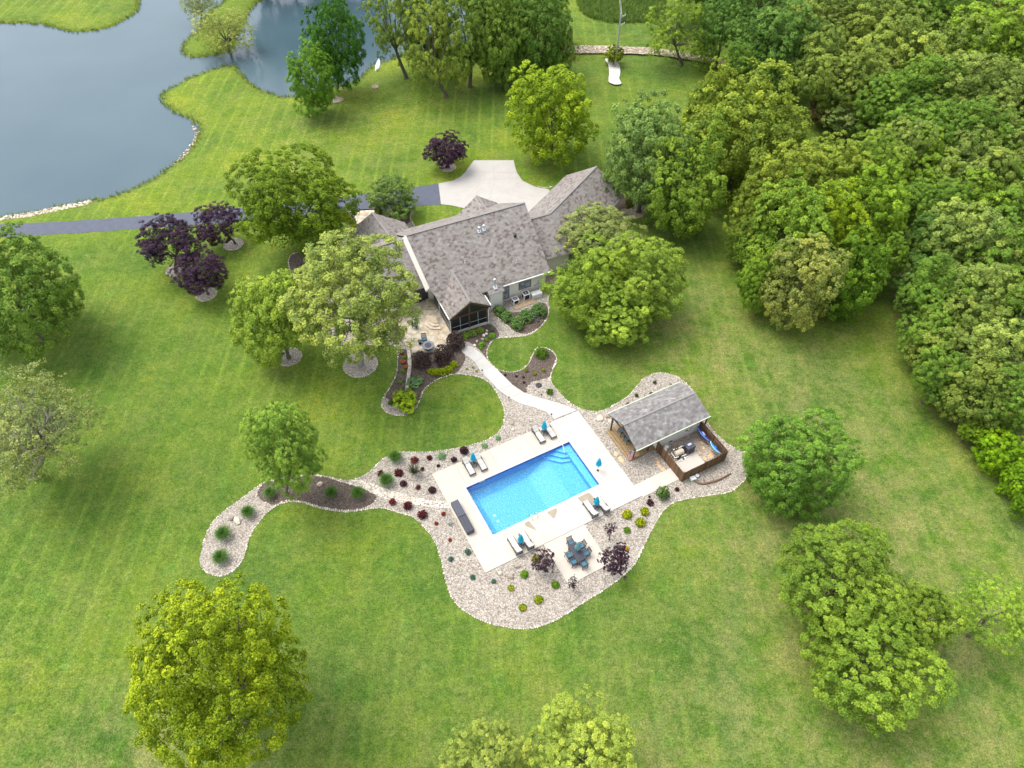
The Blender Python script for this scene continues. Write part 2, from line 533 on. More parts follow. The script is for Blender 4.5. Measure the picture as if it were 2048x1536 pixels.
M['pattern'] = simple('patterned_canvas', (0.22, 0.42, 0.46), 0.8, 0.75, 9)
M['rimgrey'] = simple('grey_stone_rim', (0.20, 0.215, 0.24), 0.7, 0.1)
M['bluepad'] = simple('blue_cushion', (0.055, 0.16, 0.235), 0.85, 0.1)
M['steel'] = simple('stainless_steel', (0.62, 0.64, 0.66), 0.25, 0.05, metal=0.9)
M['galv'] = simple('galvanised_metal', (0.55, 0.58, 0.62), 0.4, 0.05, metal=0.5)
M['greymetal'] = simple('grey_painted_metal', (0.42, 0.43, 0.44), 0.5, 0.06)
M['tan'] = simple('tan_plastic', (0.52, 0.45, 0.33), 0.5, 0.05)
M['kayak'] = simple('blue_plastic', (0.01, 0.10, 0.55), 0.35, 0.1)
M['kayak2'] = simple('sky_blue_plastic', (0.01, 0.33, 0.72), 0.35, 0.1)
M['palelilac'] = simple('pale_blue_plastic', (0.38, 0.45, 0.72), 0.4, 0.05)
M['bark'] = simple('bark', (0.115, 0.095, 0.075), 0.9, 0.35, 4)
M['palebark'] = simple('pale_bark', (0.25, 0.225, 0.195), 0.9, 0.3, 4)
M['driftwood'] = simple('driftwood', (0.165, 0.095, 0.060), 0.85, 0.3, 6)
M['pole'] = simple('weathered_pole', (0.36, 0.36, 0.34), 0.8, 0.15)
M['glass'] = simple('window_glass', (0.03, 0.04, 0.05), 0.08, 0.3, 1.0, spec=0.8)
M['curtain'] = simple('curtain_seen_through_glass', (0.20, 0.23, 0.25), 0.2, 0.5, 2.0, spec=0.8)
M['rust'] = simple('terracotta', (0.40, 0.13, 0.06), 0.8)
M['canoe'] = simple('white_hull', (0.68, 0.72, 0.76), 0.4, 0.04)
M['greenplastic'] = simple('pale_green_plastic', (0.40, 0.66, 0.42), 0.5, 0.05)

def leafmat(name, trans=0.20):
    m, nt, b = new_mat(name)
    oi = nt.nodes.new('ShaderNodeObjectInfo')
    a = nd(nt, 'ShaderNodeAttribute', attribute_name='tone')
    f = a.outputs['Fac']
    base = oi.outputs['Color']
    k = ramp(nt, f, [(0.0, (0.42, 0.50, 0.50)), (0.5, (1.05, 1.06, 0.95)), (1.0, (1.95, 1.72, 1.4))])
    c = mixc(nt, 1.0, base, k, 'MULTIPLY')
    P = coords(nt, 'World')
    c = mixc(nt, 1.0, c, ramp(nt, noise(nt, P, 0.35, 3), [(0.3, (0.84, 0.90, 0.9)), (0.7, (1.14, 1.08, 1.0))]), 'MULTIPLY')
    nt.links.new(c, b.inputs['Base Color'])
    b.inputs['Roughness'].default_value = 0.6
    b.inputs['Specular IOR Level'].default_value = 0.10
    tr = nt.nodes.new('ShaderNodeBsdfTranslucent')
    nt.links.new(mixc(nt, 1.0, c, (1.05, 1.05, 0.75), 'MULTIPLY'), tr.inputs[0])
    mx = nt.nodes.new('ShaderNodeMixShader'); mx.inputs[0].default_value = trans
    nt.links.new(b.outputs[0], mx.inputs[1]); nt.links.new(tr.outputs[0], mx.inputs[2])
    nt.links.new(mx.outputs[0], nt.nodes['Material Output'].inputs[0])
    return m
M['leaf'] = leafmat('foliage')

def pond_mat():
    m, nt, b = new_mat('pond_water')
    P = coords(nt, 'World')
    c = ramp(nt, noise(nt, P, 0.03, 3), [(0.3, (0.042, 0.076, 0.096)), (0.7, (0.064, 0.102, 0.122))])
    nt.links.new(c, b.inputs['Base Color'])
    b.inputs['Roughness'].default_value = 0.06
    b.inputs['IOR'].default_value = 1.33
    b.inputs['Specular IOR Level'].default_value = 0.44
    n1 = noise(nt, coords(nt, 'World', (1.0, 1.6, 1)), 1.6, 4, 0.6)
    bump(nt, b, n1, 0.22, 0.08)
    return m
M['pond'] = pond_mat()

def pool_water():
    m, nt, b = new_mat('pool_water')
    nt.nodes.remove(b)
    tr = nt.nodes.new('ShaderNodeBsdfTransparent'); tr.inputs[0].default_value = (0.70, 0.95, 1.0, 1)
    gl = nt.nodes.new('ShaderNodeBsdfGlossy'); gl.inputs['Roughness'].default_value = 0.06
    fr = nt.nodes.new('ShaderNodeFresnel'); fr.inputs[0].default_value = 1.33
    bp = nd(nt, 'ShaderNodeBump', Strength=0.9, Distance=0.06)
    nt.links.new(noise(nt, coords(nt, 'World'), 4.5, 4), bp.inputs['Height'])
    nt.links.new(bp.outputs[0], gl.inputs['Normal']); nt.links.new(bp.outputs[0], fr.inputs['Normal'])
    mx = nt.nodes.new('ShaderNodeMixShader')
    nt.links.new(fr.outputs[0], mx.inputs[0]); nt.links.new(tr.outputs[0], mx.inputs[1]); nt.links.new(gl.outputs[0], mx.inputs[2])
    nt.links.new(mx.outputs[0], nt.nodes['Material Output'].inputs[0])
    return m
M['poolwater'] = pool_water()
def liner(name, c):
    m, nt, b = new_mat(name)
    P = coords(nt, 'World')
    n = noise(nt, P, 5.5, 5, 0.75)
    v = nd(nt, 'ShaderNodeTexVoronoi', Scale=3.2, feature='DISTANCE_TO_EDGE')
    nt.links.new(P, v.inputs['Vector'])
    cc = ramp(nt, n, [(0.36, tuple(x * 0.80 for x in c)), (0.64, tuple(min(1, x * 1.2) for x in c))])
    nt.links.new(cc, b.inputs['Base Color'])
    b.inputs['Roughness'].default_value = 0.5
    return m
M['liner'] = liner('blue_liner', (0.125, 0.385, 0.60))
M['liner_wall'] = liner('blue_liner_wall', (0.055, 0.29, 0.60))
M['tile'] = simple('dark_blue_tile', (0.012, 0.075, 0.33), 0.3, 0.2, 8)
M['step'] = liner('pale_blue_step', (0.17, 0.45, 0.74))

def flag_mat():
    m, nt, b = new_mat('striped_flag')
    uv = nt.nodes.new('ShaderNodeUVMap').outputs[0]
    sp = nt.nodes.new('ShaderNodeSeparateXYZ'); nt.links.new(uv, sp.inputs[0])
    s = mth(nt, 'FRACT', mth(nt, 'MULTIPLY', sp.outputs[1], 6.5))
    st = ramp(nt, s, [(0.49, (0.48, 0.02, 0.03)), (0.51, (0.75, 0.73, 0.72))])
    can = mth(nt, 'MULTIPLY', mth(nt, 'LESS_THAN', sp.outputs[0], 0.4), mth(nt, 'GREATER_THAN', sp.outputs[1], 0.4615))
    vo = nd(nt, 'ShaderNodeTexVoronoi', Scale=14, Randomness=0.0); nt.links.new(uv, vo.inputs['Vector'])
    cb = mixc(nt, mth(nt, 'LESS_THAN', vo.outputs['Distance'], 0.28), (0.02, 0.03, 0.16), (0.75, 0.75, 0.75))
    nt.links.new(mixc(nt, can, st, cb), b.inputs['Base Color'])
    b.inputs['Roughness'].default_value = 0.8
    return m
M['flagcloth'] = flag_mat()
# ------------------------------------------------------------------ frames of reference
def frame(o, a):
    ca, sa = math.cos(R(a)), math.sin(R(a))
    return lambda u, v, z=0.0: Vector((o[0] + u * ca - v * sa, o[1] + u * sa + v * ca, z))
POOL_O, POOL_A = (2.115, 38.43), 28.0
PP = frame(POOL_O, POOL_A)
HUT_O, HUT_A = (12.432, 41.591), 28.0
HH = frame(HUT_O, HUT_A)
HOUSE_O, HOUSE_A = (4.389, 67.748), 24.5
HP = frame(HOUSE_O, HOUSE_A)

# ------------------------------------------------------------------ terrain with pond basin
WZ = -0.35
SHORE1 = [(-160, 470), (-80, 448), (0, 433), (62, 425), (125, 410), (175, 401), (215, 394), (245, 384), (297, 361), (350, 325), (375, 302), (392, 275), (397, 257), (385, 245), (362, 232), (335, 217), (325, 205), (322, 187), (350, 172), (375, 156), (405, 145), (437, 134), (470, 130), (482, 142), (497, 160), (512, 172), (532, 182), (562, 191), (590, 192), (640, 182), (687, 168), (717, 157), (732, 140), (752, 125), (772, 122), (787, 116), (830, 104), (900, 92), (960, 72), (1000, 45), (1020, 0), (1000, -30), (880, -45), (700, -62), (580, -60), (520, -45), (517, -20), (530, -2), (512, 10), (497, 32), (480, 62), (472, 90), (460, 102), (420, 113), (380, 116), (366, 108), (363, 95), (375, 78), (395, 60), (403, 45), (412, 28), (440, 8), (455, -10), (470, -50), (430, -110), (330, -120), (290, -60), (281, 0), (278, 20), (260, 35), (220, 55), (160, 66), (130, 62), (80, 50), (40, 48), (0, 47), (-60, 43), (-200, 45), (-420, 60), (-520, 300), (-400, 520)]
shore = [(p.x, p.y) for p in pxpoly(SHORE1, WZ, 4)]
LITTER = [(1795, 520), (1785, 600), (1815, 690), (1850, 780), (1900, 845), (1960, 905), (2005, 965), (2060, 1060), (2200, 1180), (2600, 1000), (2500, 0), (1500, -150), (1470, 60), (1530, 140), (1600, 185), (1700, 235), (1790, 300), (1830, 420)]
litter_poly = [(p.x, p.y) for p in pxpoly(LITTER, 0, 3)]

GB = [(400, 1117), (405, 1136), (422, 1149), (443, 1152), (467, 1141), (485, 1120), (493, 1096), (501, 1070), (517, 1046), (538, 1022), (564, 1007), (591, 1003), (617, 1009), (646, 1018), (691, 1024), (723, 1020), (762, 1016), (797, 1025), (828, 1036), (855, 1062), (873, 1091), (884, 1125), (890, 1155), (900, 1187), (917, 1212), (945, 1232), (980, 1247), (1020, 1256), (1055, 1257), (1092, 1249), (1130, 1230), (1167, 1205), (1205, 1182), (1242, 1155), (1270, 1127), (1285, 1097), (1300, 1067), (1315, 1040), (1328, 1020), (1348, 1005), (1380, 997), (1424, 990), (1459, 984), (1482, 968), (1494, 951), (1495, 924), (1487, 903), (1459, 891), (1441, 875), (1424, 859), (1411, 838), (1402, 812), (1388, 784), (1370, 765), (1353, 753), (1327, 746), (1304, 749), (1286, 759), (1272, 775), (1258, 791), (1237, 805), (1213, 818), (1195, 823), (1172, 821), (1150, 812), (1130, 797), (1110, 775), (1101, 757), (1107, 735), (1114, 720), (1107, 705), (1092, 696), (1075, 696), (1065, 710), (1057, 727), (1042, 740), (1020, 744), (997, 740), (980, 725), (974, 712), (976, 695), (986, 681), (1000, 676), (1030, 674), (1052, 671), (1072, 662), (1085, 650), (1093, 640), (1097, 626), (1098, 612), (1096, 597), (1102, 583)]

def sdist(P, poly):
    """signed distance of points to a polygon, positive inside"""
    A = np.array(poly); B = np.roll(A, -1, 0)
    d2 = np.full(len(P), 1e18); ins = np.zeros(len(P), bool)
    for a, b in zip(A, B):
        ab = b - a; ap = P - a
        t = np.clip((ap @ ab) / max(1e-9, ab @ ab), 0, 1)
        q = ap - t[:, None] * ab
        d2 = np.minimum(d2, (q ** 2).sum(1))
        c = (a[1] > P[:, 1]) != (b[1] > P[:, 1])
        if a[1] != b[1]:
            xi = a[0] + (P[:, 1] - a[1]) / (b[1] - a[1]) * (b[0] - a[0])
            ins ^= c & (P[:, 0] < xi)
    return np.where(ins, 1, -1) * np.sqrt(d2)

def axis(lo, hi, step, far):
    core = list(np.arange(lo, hi + step / 2, step))
    left, right, g = [], [], step
    x = lo
    while x > -far:
        g *= 1.25; x -= g; left.append(x)
    x, g = hi, step
    while x < far:
        g *= 1.25; x += g; right.append(x)
    return np.array(left[::-1] + core + right)

def pnoise(x, y, s, seed):
    rg = np.random.RandomState(seed)
    r = 0
    for k in range(5):
        a, p, f = rg.uniform(0, 2 * PI), rg.uniform(0, 2 * PI), rg.uniform(.6, 1.6) / s
        r = r + np.sin((x * math.cos(a) + y * math.sin(a)) * f + p)
    return r / 5

def build_ground():
    xs, ys = axis(-150, 110, 0.9, 2500), axis(-6, 235, 0.9, 2500)
    X, Y = np.meshgrid(xs, ys)
    P = np.stack([X.ravel(), Y.ravel()], 1)
    x, y = P[:, 0], P[:, 1]
    sd_ = np.full(len(P), -99.0)
    near = (x > -190) & (x < 60) & (y > 60) & (y < 420)
    sd_[near] = sdist(P[near], shore)
    z = np.zeros(len(P))
    t = np.clip((sd_ + 2.6) / 2.6, 0, 1)
    z += WZ * t * t * (3 - 2 * t)
    z -= 1.6 * np.clip(sd_ / 4.0, 0, 1)
    # gentle rise of the land round the house and pool, far enough out to leave them level
    away = np.clip((np.hypot(x - 2, y - 52) - 48) / 40, 0, 1) * np.clip((-sd_ - 3) / 12, 0, 1)
    z += away * (0.45 * pnoise(x, y, 22, 3) + 0.15 * pnoise(x, y, 9, 5)) * (np.hypot(x, y) < 600)
    # pit under the pool basin
    ca, sa = math.cos(R(POOL_A)), math.sin(R(POOL_A))
    u = (x - POOL_O[0]) * ca + (y - POOL_O[1]) * sa; v = -(x - POOL_O[0]) * sa + (y - POOL_O[1]) * ca
    z[(np.abs(u) < 7.2) & (np.abs(v) < 4.1)] = -3.2
    lit = sdist(P, litter_poly)
    lit = np.clip((lit + 0.8 * pnoise(x, y, 2.0, 7) + 0.6) / 1.8, 0, 1)
    lit[np.hypot(x, y) > 700] = 0
    dry = 0.20 + 0.9 * np.exp(-(((x - 33) / 17) ** 2 + ((y - 30) / 30) ** 2)) + 0.9 * np.exp(-(((x + 27) / 12) ** 2 + ((y - 9) / 11) ** 2)) \
        + 0.7 * np.exp(-(((x - 22) / 9) ** 2 + ((y - 60) / 11) ** 2)) + 0.5 * np.exp(-(((x - 6) / 16) ** 2 + ((y - 12) / 7) ** 2)) + 0.35 * np.exp(-(((x + 25) / 15) ** 2 + ((y - 105) / 14) ** 2))
    dry = np.clip(dry, 0, 1)
    bank = np.clip((sd_ + 1.9 + 0.5 * pnoise(x, y, 2.5, 11)) / 1.4, 0, 1)
    # lush darker grass: a wheel line at the lower middle, and mower turns that follow the gravel bed
    d1 = sdist(P, [(q_.x, q_.y) for q_ in pxpoly([(1452, 1130), (1478, 1130), (1484, 1300), (1488, 1560), (1452, 1560), (1448, 1300)], 0, 2)])
    lush = 0.8 * np.clip((d1 + .9 + .35 * pnoise(x, y, 1.2, 21)) / 1.2, 0, 1)
    nb = (np.abs(x) < 40) & (y > -6) & (y < 45)
    d2 = np.full(len(P), 99.0)
    d2[nb] = -sdist(P[nb], [(q_.x, q_.y) for q_ in pxpoly(GB[:60], 0, 1)])
    for c_, w__, k_ in ((2.6, .45, .65), (5.2, .35, .45), (0.5, .35, .5)):
        lush = np.maximum(lush, k_ * np.exp(-((d2 - c_ - .2 * pnoise(x, y, 3, 22)) / w__) ** 2) * np.clip(.6 + pnoise(x, y, 6, 23), 0, 1))
    n, m = len(xs), len(ys)
    idx = np.arange(n * m).reshape(m, n)
    F = np.stack([idx[:-1, :-1], idx[:-1, 1:], idx[1:, 1:], idx[1:, :-1]], -1).reshape(-1, 4)
    me = bpy.data.meshes.new('ground')
    me.vertices.add(len(P)); me.vertices.foreach_set('co', np.column_stack([x, y, z]).ravel())
    me.loops.add(F.size); me.loops.foreach_set('vertex_index', F.ravel())
    me.polygons.add(len(F)); me.polygons.foreach_set('loop_start', np.arange(0, F.size, 4)); me.polygons.foreach_set('loop_total', np.full(len(F), 4))
    me.update(calc_edges=True)
    a = me.attributes.new('mask', 'FLOAT_COLOR', 'POINT')
    a.data.foreach_set('color', np.column_stack([lit, dry, bank, np.ones(len(P))]).ravel())
    vivid = np.clip((y - 52) / 45, 0, 1) * np.clip((25 - x) / 30, 0, 1) * .85 + .35 * np.exp(-(((x + 25) / 14) ** 2 + ((y - 55) / 16) ** 2))
    vivid = np.clip(vivid * (1 + .4 * pnoise(x, y, 14, 31)), 0, 1)
    a = me.attributes.new('vivid', 'FLOAT', 'POINT'); a.data.foreach_set('value', vivid)
    a = me.attributes.new('lush', 'FLOAT', 'POINT'); a.data.foreach_set('value', lush)
    me.polygons.foreach_set('use_smooth', [True] * len(F))
    me.materials.append(M['lawn'])
    o = bpy.data.objects.new('ground', me); col.objects.link(o)
    tag(o, 'mown green lawn with dry patches on the right', kind='structure')
build_ground()

w = MB(); w.sheet([(p[0], p[1]) for p in [(-420, 60), (90, 60), (90, 420), (-420, 420)]], WZ)
tag(w.build('pond_water', M['pond']), 'grey blue pond water with faint ripples', kind='structure')

# ------------------------------------------------------------------ planting beds, laid as sheets
def bed(name, pts, z, mat, n=4, label=None):
    mb = MB(); mb.sheet(pxpoly(pts, 0, n), z)
    return tag(mb.build(name, M[mat]), label, kind='structure')

GB2 = [(1112, 570), (1118, 548), (1090, 535), (1000, 560), (860, 560), (740, 500), (700, 430), (686, 436), (700, 456), (690, 478), (660, 498), (610, 503), (584, 509), (577, 525), (582, 550), (596, 600), (616, 655), (648, 682), (690, 690), (745, 690), (790, 692), (795, 727), (791, 752), (780, 775), (767, 795), (764, 812), (774, 825), (792, 831), (815, 829), (832, 817), (840, 800), (848, 780), (865, 765), (888, 754), (910, 748), (935, 750), (960, 755), (977, 765), (990, 780), (1001, 800), (1009, 822), (1007, 847), (997, 865), (980, 877), (955, 887), (910, 897), (860, 904), (810, 904), (785, 908), (761, 922), (737, 946), (705, 960), (678, 959), (646, 952), (612, 950), (575, 954), (538, 962), (512, 975), (485, 996), (459, 1014), (433, 1036), (417, 1059), (406, 1091)]
mb = MB(); mb.sheet(pxpoly(GB + GB2, 0, 3), 0.012, [PP(-6.6, -3.5), PP(-6.6, 3.5), PP(6.6, 3.5), PP(6.6, -3.5)])
tag(mb.build('gravel_bed', M['gravel']), 'pale river gravel bed winding round the pool and house', kind='structure')
MU = {
 'porch': [(906, 668), (935, 655), (974, 648), (988, 653), (996, 663), (997, 674), (985, 682), (977, 691), (973, 703), (974, 718), (962, 703), (949, 692), (936, 684), (915, 680)],
 'shrubs': [(990, 620), (990, 630), (1004, 643), (1022, 657), (1031, 665), (1050, 669), (1065, 664), (1081, 654), (1091, 640), (1096, 626), (1095, 614), (1088, 606), (1072, 607), (1064, 618), (1038, 624), (1018, 624), (1007, 616)],
 'walk': [(993, 741), (1020, 745), (1042, 741), (1058, 728), (1066, 711), (1076, 697), (1092, 697), (1106, 705), (1112, 720), (1106, 736), (1100, 755), (1085, 760), (1065, 765), (1055, 776), (1054, 789), (1034, 779), (1012, 758)],
 'patio': [(796, 700), (796, 727), (792, 752), (782, 772), (771, 793), (782, 802), (800, 815), (825, 816), (840, 799), (847, 781), (864, 766), (889, 755), (910, 747), (922, 735), (931, 716), (924, 703), (915, 690), (893, 692), (870, 704), (850, 703), (830, 704), (820, 712), (812, 700)],
 'tree': [(515, 984), (527, 966), (543, 962), (575, 956), (612, 952), (646, 953), (678, 962), (722, 975), (749, 988), (752, 999), (736, 1014), (691, 1021), (643, 1014), (609, 1004), (586, 1000), (564, 1004), (548, 1011), (528, 1004), (516, 994)],
 'garage': [(1228, 392), (1245, 395), (1262, 398), (1270, 405), (1266, 414), (1250, 417), (1230, 418)],
 'entry': [(777, 433), (793, 427), (803, 418), (815, 418), (820, 431), (820, 443), (808, 450), (790, 450)],
 'entry2': [(686, 428), (700, 426), (713, 443), (705, 460), (712, 480), (722, 505), (704, 500), (692, 480), (700, 460), (696, 445)],
 'left': [(579, 512), (610, 504), (660, 499), (700, 490), (740, 520), (700, 560), (640, 600), (600, 605), (584, 550)],
}
for k, p in MU.items():
    bed('mulch_bed', p, 0.024, 'mulch', 4)
bed('garage_gravel', [(1228, 414), (1250, 418), (1262, 416), (1270, 404), (1285, 408), (1294, 420), (1288, 431), (1270, 438), (1240, 437), (1222, 425)], 0.016, 'tan_gravel')
bed('entry_gravel', [(762, 430), (775, 418), (800, 413), (825, 412), (826, 425), (822, 440), (832, 458), (815, 468), (800, 450), (820, 440), (818, 420), (800, 420), (785, 430), (770, 436)], 0.014, 'gravel')
bed('entry_walk', [(694, 424), (722, 419), (752, 418), (760, 428), (735, 440), (716, 450), (706, 438)], 0.020, 'flag', 1)
bed('equipment_gravel', [(1310, 890), (1398, 850), (1450, 905), (1366, 945)], 0.018, 'tan_gravel', 1)
bed('side_yard_soil', [(1094, 583), (1094, 548), (1112, 545), (1124, 560), (1118, 578), (1104, 588)], 0.020, 'tan_gravel')
bed('generator_gravel', [(1009, 612), (1092, 580), (1097, 600), (1094, 610), (1072, 606), (1062, 617), (1038, 623), (1018, 623)], 0.018, 'gravel', 2)
bed('pole_gravel', [(1209, 120), (1216, 133), (1218, 150), (1217, 166), (1230, 172), (1242, 170), (1238, 160), (1240, 150), (1238, 132), (1225, 124)], 0.3, 'pale_gravel')
bed('bare_patch', [(660, 200), (668, 194), (682, 195), (688, 201), (676, 206), (664, 206)], 0.1, 'tan_gravel', 3)
bed('bare_patch', [(743, 174), (748, 170), (757, 172), (755, 177), (746, 178)], 0.1, 'tan_gravel', 3)
bed('cobble_swale', [(700, 962), (715, 960), (735, 964), (760, 974), (795, 985), (850, 1000), (892, 1003), (905, 1014), (880, 1016), (848, 1012), (800, 1004), (765, 996), (745, 985), (722, 974), (700, 969)], 0.016, 'pale_gravel')
bed('creek_bed', [(1130, 93), (1160, 96), (1200, 94), (1250, 97), (1300, 98), (1345, 105), (1400, 116), (1450, 128), (1510, 134), (1520, 148), (1470, 146), (1420, 131), (1370, 122), (1320, 114), (1260, 111), (1200, 110), (1150, 110), (1125, 106)], 0.35, 'tan_gravel')
bed('driveway', [(-260, 452), (-100, 452), (20, 447.7), (140, 442.7), (250, 435), (407, 422.7), (560, 408), (707, 391), (820, 376), (878, 367), (884, 409), (835, 412.5), (750, 420), (695, 422.5), (560, 436), (390, 449.5), (275, 457.7), (175, 465), (37, 472.7), (-100, 478), (-260, 480)], 0.02, 'asphalt', 1, 'dark grey asphalt driveway crossing the lawn')

# concrete turning pad by the garage, with saw cuts
def ribbon_panels(mb, L, Rr, z0, z1, gap=0.012, tones=None):
    for i in range(len(L) - 1):
        a, b, c, d = L[i], L[i + 1], Rr[i + 1], Rr[i]
        g = gap / max(0.3, (b - a).length)
        g2 = gap / max(0.3, (c - d).length)
        a2, b2_ = a.lerp(b, g), b.lerp(a, g)
        d2, c2 = d.lerp(c, g2), c.lerp(d, g2)
        mb.tone = (tones[i] if tones else 0.5)
        mb.prism([a2, b2_, c2, d2], z0, z1)
DR = [(877, 367.3), (905, 362), (921, 354), (931, 344), (939, 333), (948, 321), (1027, 321), (1030, 333), (1034, 346), (1045, 362), (1070, 374), (1097, 379), (1110, 395), (1060, 432), (1000, 432), (960, 425), (925, 416), (902, 411), (882, 409)]
mb = MB(); mb.prism(pxpoly(DR, 0, 1), -0.05, 0.055)
tag(mb.build('concrete_drive', M['drive']), 'pale concrete turning pad in front of the garage', kind='structure')
mb = MB()
for a, b in (((986, 322), (987, 345)), ((987, 345), (990, 370)), ((990, 370), (1005, 385)), ((1005, 385), (1062, 400)), ((931, 344), (1034, 346)), ((905, 362), (960, 366)), ((960, 366), (988, 368)), ((960, 366), (930, 400)), ((988, 368), (975, 415)), ((1045, 362), (1005, 385)), ((990, 360), (1040, 356))):
    p, q = at(*a), at(*b)
    mb.bar((p.x, p.y, 0.0565), (q.x, q.y, 0.0565), 0.05, 0.006)
mb.build('joints', M['joint'], None)
bpy.data.objects['joints']['kind'] = 'structure'
bpy.data.objects['joints'].name = 'drive_joints'

# stone edging along the beds
rng = random.Random(4)
def edging(name, pts, r=0.085, gap=0.21, closed=True, z=0.03, label='', jitter=0.03, mat='edge'):
    W = smooth([at(x, y, 0) for x, y in pts], 6, closed)
    if closed:
        W.append(W[0])
    mb = MB(); carry = 0
    for a, b in zip(W, W[1:]):
        L = (b - a).length
        s_ = carry
        while s_ < L:
            p = a.lerp(b, s_ / L)
            mb.tone = rng.random() ** 0.7
            mb.rock((p.x + rng.uniform(-jitter, jitter), p.y + rng.uniform(-jitter, jitter), z), r * rng.uniform(.5, 1.45), rng, 0.75, 0)
            s_ += gap * rng.uniform(.8, 1.2)
        carry = s_ - L
    o = mb.build(name, M[mat])
    return tag(o, label, 'edging', kind='stuff')
edging('stone_edging', GB, closed=False, label='pale rounded stones edging the gravel bed round the pool and the pool house')
edging('stone_edging', GB2[9:], closed=False, label='pale rounded stones edging the patio beds and the long left gravel tail')
edging('stone_edging', MU['tree'], label='pale stones around the mulch oval under the round lawn tree')
edging('stone_edging', MU['shrubs'][1:9], closed=False, r=0.09, label='pale stones along the mulch bed of the big round shrubs')
edging('stone_edging', [(688, 432), (698, 440), (702, 455), (695, 470), (688, 480)], closed=False, label='pale stones edging the bed by the front entry')
edging('stone_edging', [(806, 418), (816, 413), (820, 425), (821, 437), (828, 450), (832, 458)], closed=False, label='white stones edging the front mulch bed by the curved lawn')
edging('stone_edging', [(1075, 372), (1085, 375), (1097, 375), (1105, 373)], closed=False, label='row of white stones beside the concrete drive and garage')
edging('stone_edging', MU['walk'][8:15], closed=False, r=0.08, label='small stones between the mulch and gravel beside the path')

# circles of gravel round lawn trees
def ring(px, py, rx, label):
    c = at(px, py); r = rx * proj(c)[2] / FPX
    pts = [(c.x + r * math.cos(t * PI / 12), c.y + r * math.sin(t * PI / 12)) for t in range(24)]
    mb = MB(); mb.sheet(pts, 0.012)
    o = mb.build('tree_ring_gravel', M['gravel']); o['kind'] = 'structure'
    mb = MB(); n = int(2 * PI * r / 0.26)
    for k in range(n):
        t = 2 * PI * k / n
        mb.tone = rng.random() * 0.8
        mb.rock((c.x + r * math.cos(t), c.y + r * math.sin(t), 0.03), 0.11 * rng.uniform(.8, 1.2), rng, 0.7, 0)
    tag(mb.build('stone_edging', M['edge']), label, 'edging', kind='stuff')
ring(579, 714, 24, 'ring of stones round the base of the lime green tree left of the patio')
ring(721, 729, 34, 'large ring of stones round the thick grey trunk beside the patio')
ring(413, 589, 20, 'ring of stones under the nearest purple tree')
ring(467, 489, 19, 'ring of stones under the purple tree beside the driveway')
ring(352, 540, 19, 'ring of stones under the leftmost purple tree')
ring(896, 335, 15.5, 'ring of stones under the small purple tree above the driveway')

# ------------------------------------------------------------------ pool, deck and paths
root = thing('swimming_pool', 'rectangular bright blue swimming pool with corner steps in pale concrete deck', 'swimming pool', PP(0, 0, 0), R(POOL_A))
PX, PY = 6.08, 3.0
TOP = 0.085
mb = MB()   # walls
for (x0, y0, x1, y1) in ((-PX - .12, -PY - .12, PX + .12, -PY), (-PX - .12, PY, PX + .12, PY + .12), (-PX - .12, -PY, -PX, PY), (PX, -PY, PX + .12, PY)):
    mb.b2(x0, y0, -2.6, x1, y1, TOP - 0.04)
mb.build('pool_wall', M['liner_wall'], root)
mb = MB()
prof = [(-PX, -1.2), (-PX + 0.9, -1.65), (0.6, -1.65), (3.2, -1.05), (PX, -.95)]
vs, fs = [], []
ys = [(-PY, .5), (-PY + .75, 0), (PY - .9, 0), (PY, .5)]
for i, (x, z) in enumerate(prof):
    for (y, dz) in ys:
        k = 1 if z < -1.5 else 0.25
        vs.append((x, y, z + dz * k))
for i in range(len(prof) - 1):
    for j in range(3):
        a = i * 4 + j
        fs.append((a, a + 4, a + 5, a + 1))
mb.add(vs, fs)
mb.build('pool_floor', M['liner'], root)
mb = MB()   # tile line
for (x0, y0, x1, y1) in ((-PX, -PY, PX, -PY + .012), (-PX, PY - .012, PX, PY), (-PX, -PY, -PX + .012, PY), (PX - .012, -PY, PX, PY)):
    mb.b2(x0, y0, -0.20, x1, y1, TOP - 0.045)
mb.build('tile_band', M['tile'], root)
mb = MB()   # bench along the shallow end and corner steps
mb.b2(PX - 0.75, -PY + .013, -1.1, PX - .013, PY - .013, -0.36)
mb.build('bench', M['step'], root)
for k, (r_, z) in enumerate(((2.9, -0.82), (2.15, -0.58), (1.45, -0.32))):
    mb = MB()
    mb.prism([(PX - .02, PY - .02), (PX - r_ * 1.0 - .3, PY - .02), (PX - r_ * 0.5 - .3, PY - 1.25 * r_ / 2.9 - .15), (PX - .02, PY - 1.6 * r_ / 2.9 - .3)], -1.15 - k * .01, z)
    mb.build('step', M['step'], root)
mb = MB(); mb.sheet([(-PX, -PY), (PX, -PY), (PX, PY), (-PX, PY)], -0.06)
mb.build('pool_water', M['poolwater'], root)
for x, y in ((-4.55, -0.3), (-4.55, -1.05)):
    mb = MB(); mb.lathe([(0.13, 0), (0.13, 0.03), (0.04, 0.05)], (x, y, -1.64), 12)
    mb.build('drain', M['white'], root)
mb = MB(); mb.b2(-4.6, PY - .02, -0.14, -3.95, PY + .22, -0.005 + TOP); mb.build('skimmer', M['trim'], root)
def rail(ps, nm='handrail', mat='steel', r=0.028):
    m_ = MB(); m_.tube(smooth(ps, 4, False), r, 8)
    return m_.build(nm, M[mat], root)
rail([(5.15, PY + .55, TOP), (5.15, PY + .5, .85), (5.1, PY + .2, .95), (5.0, PY - .7, 0.35), (5.0, PY - .95, -0.5)], 'handrail', 'white', 0.035)
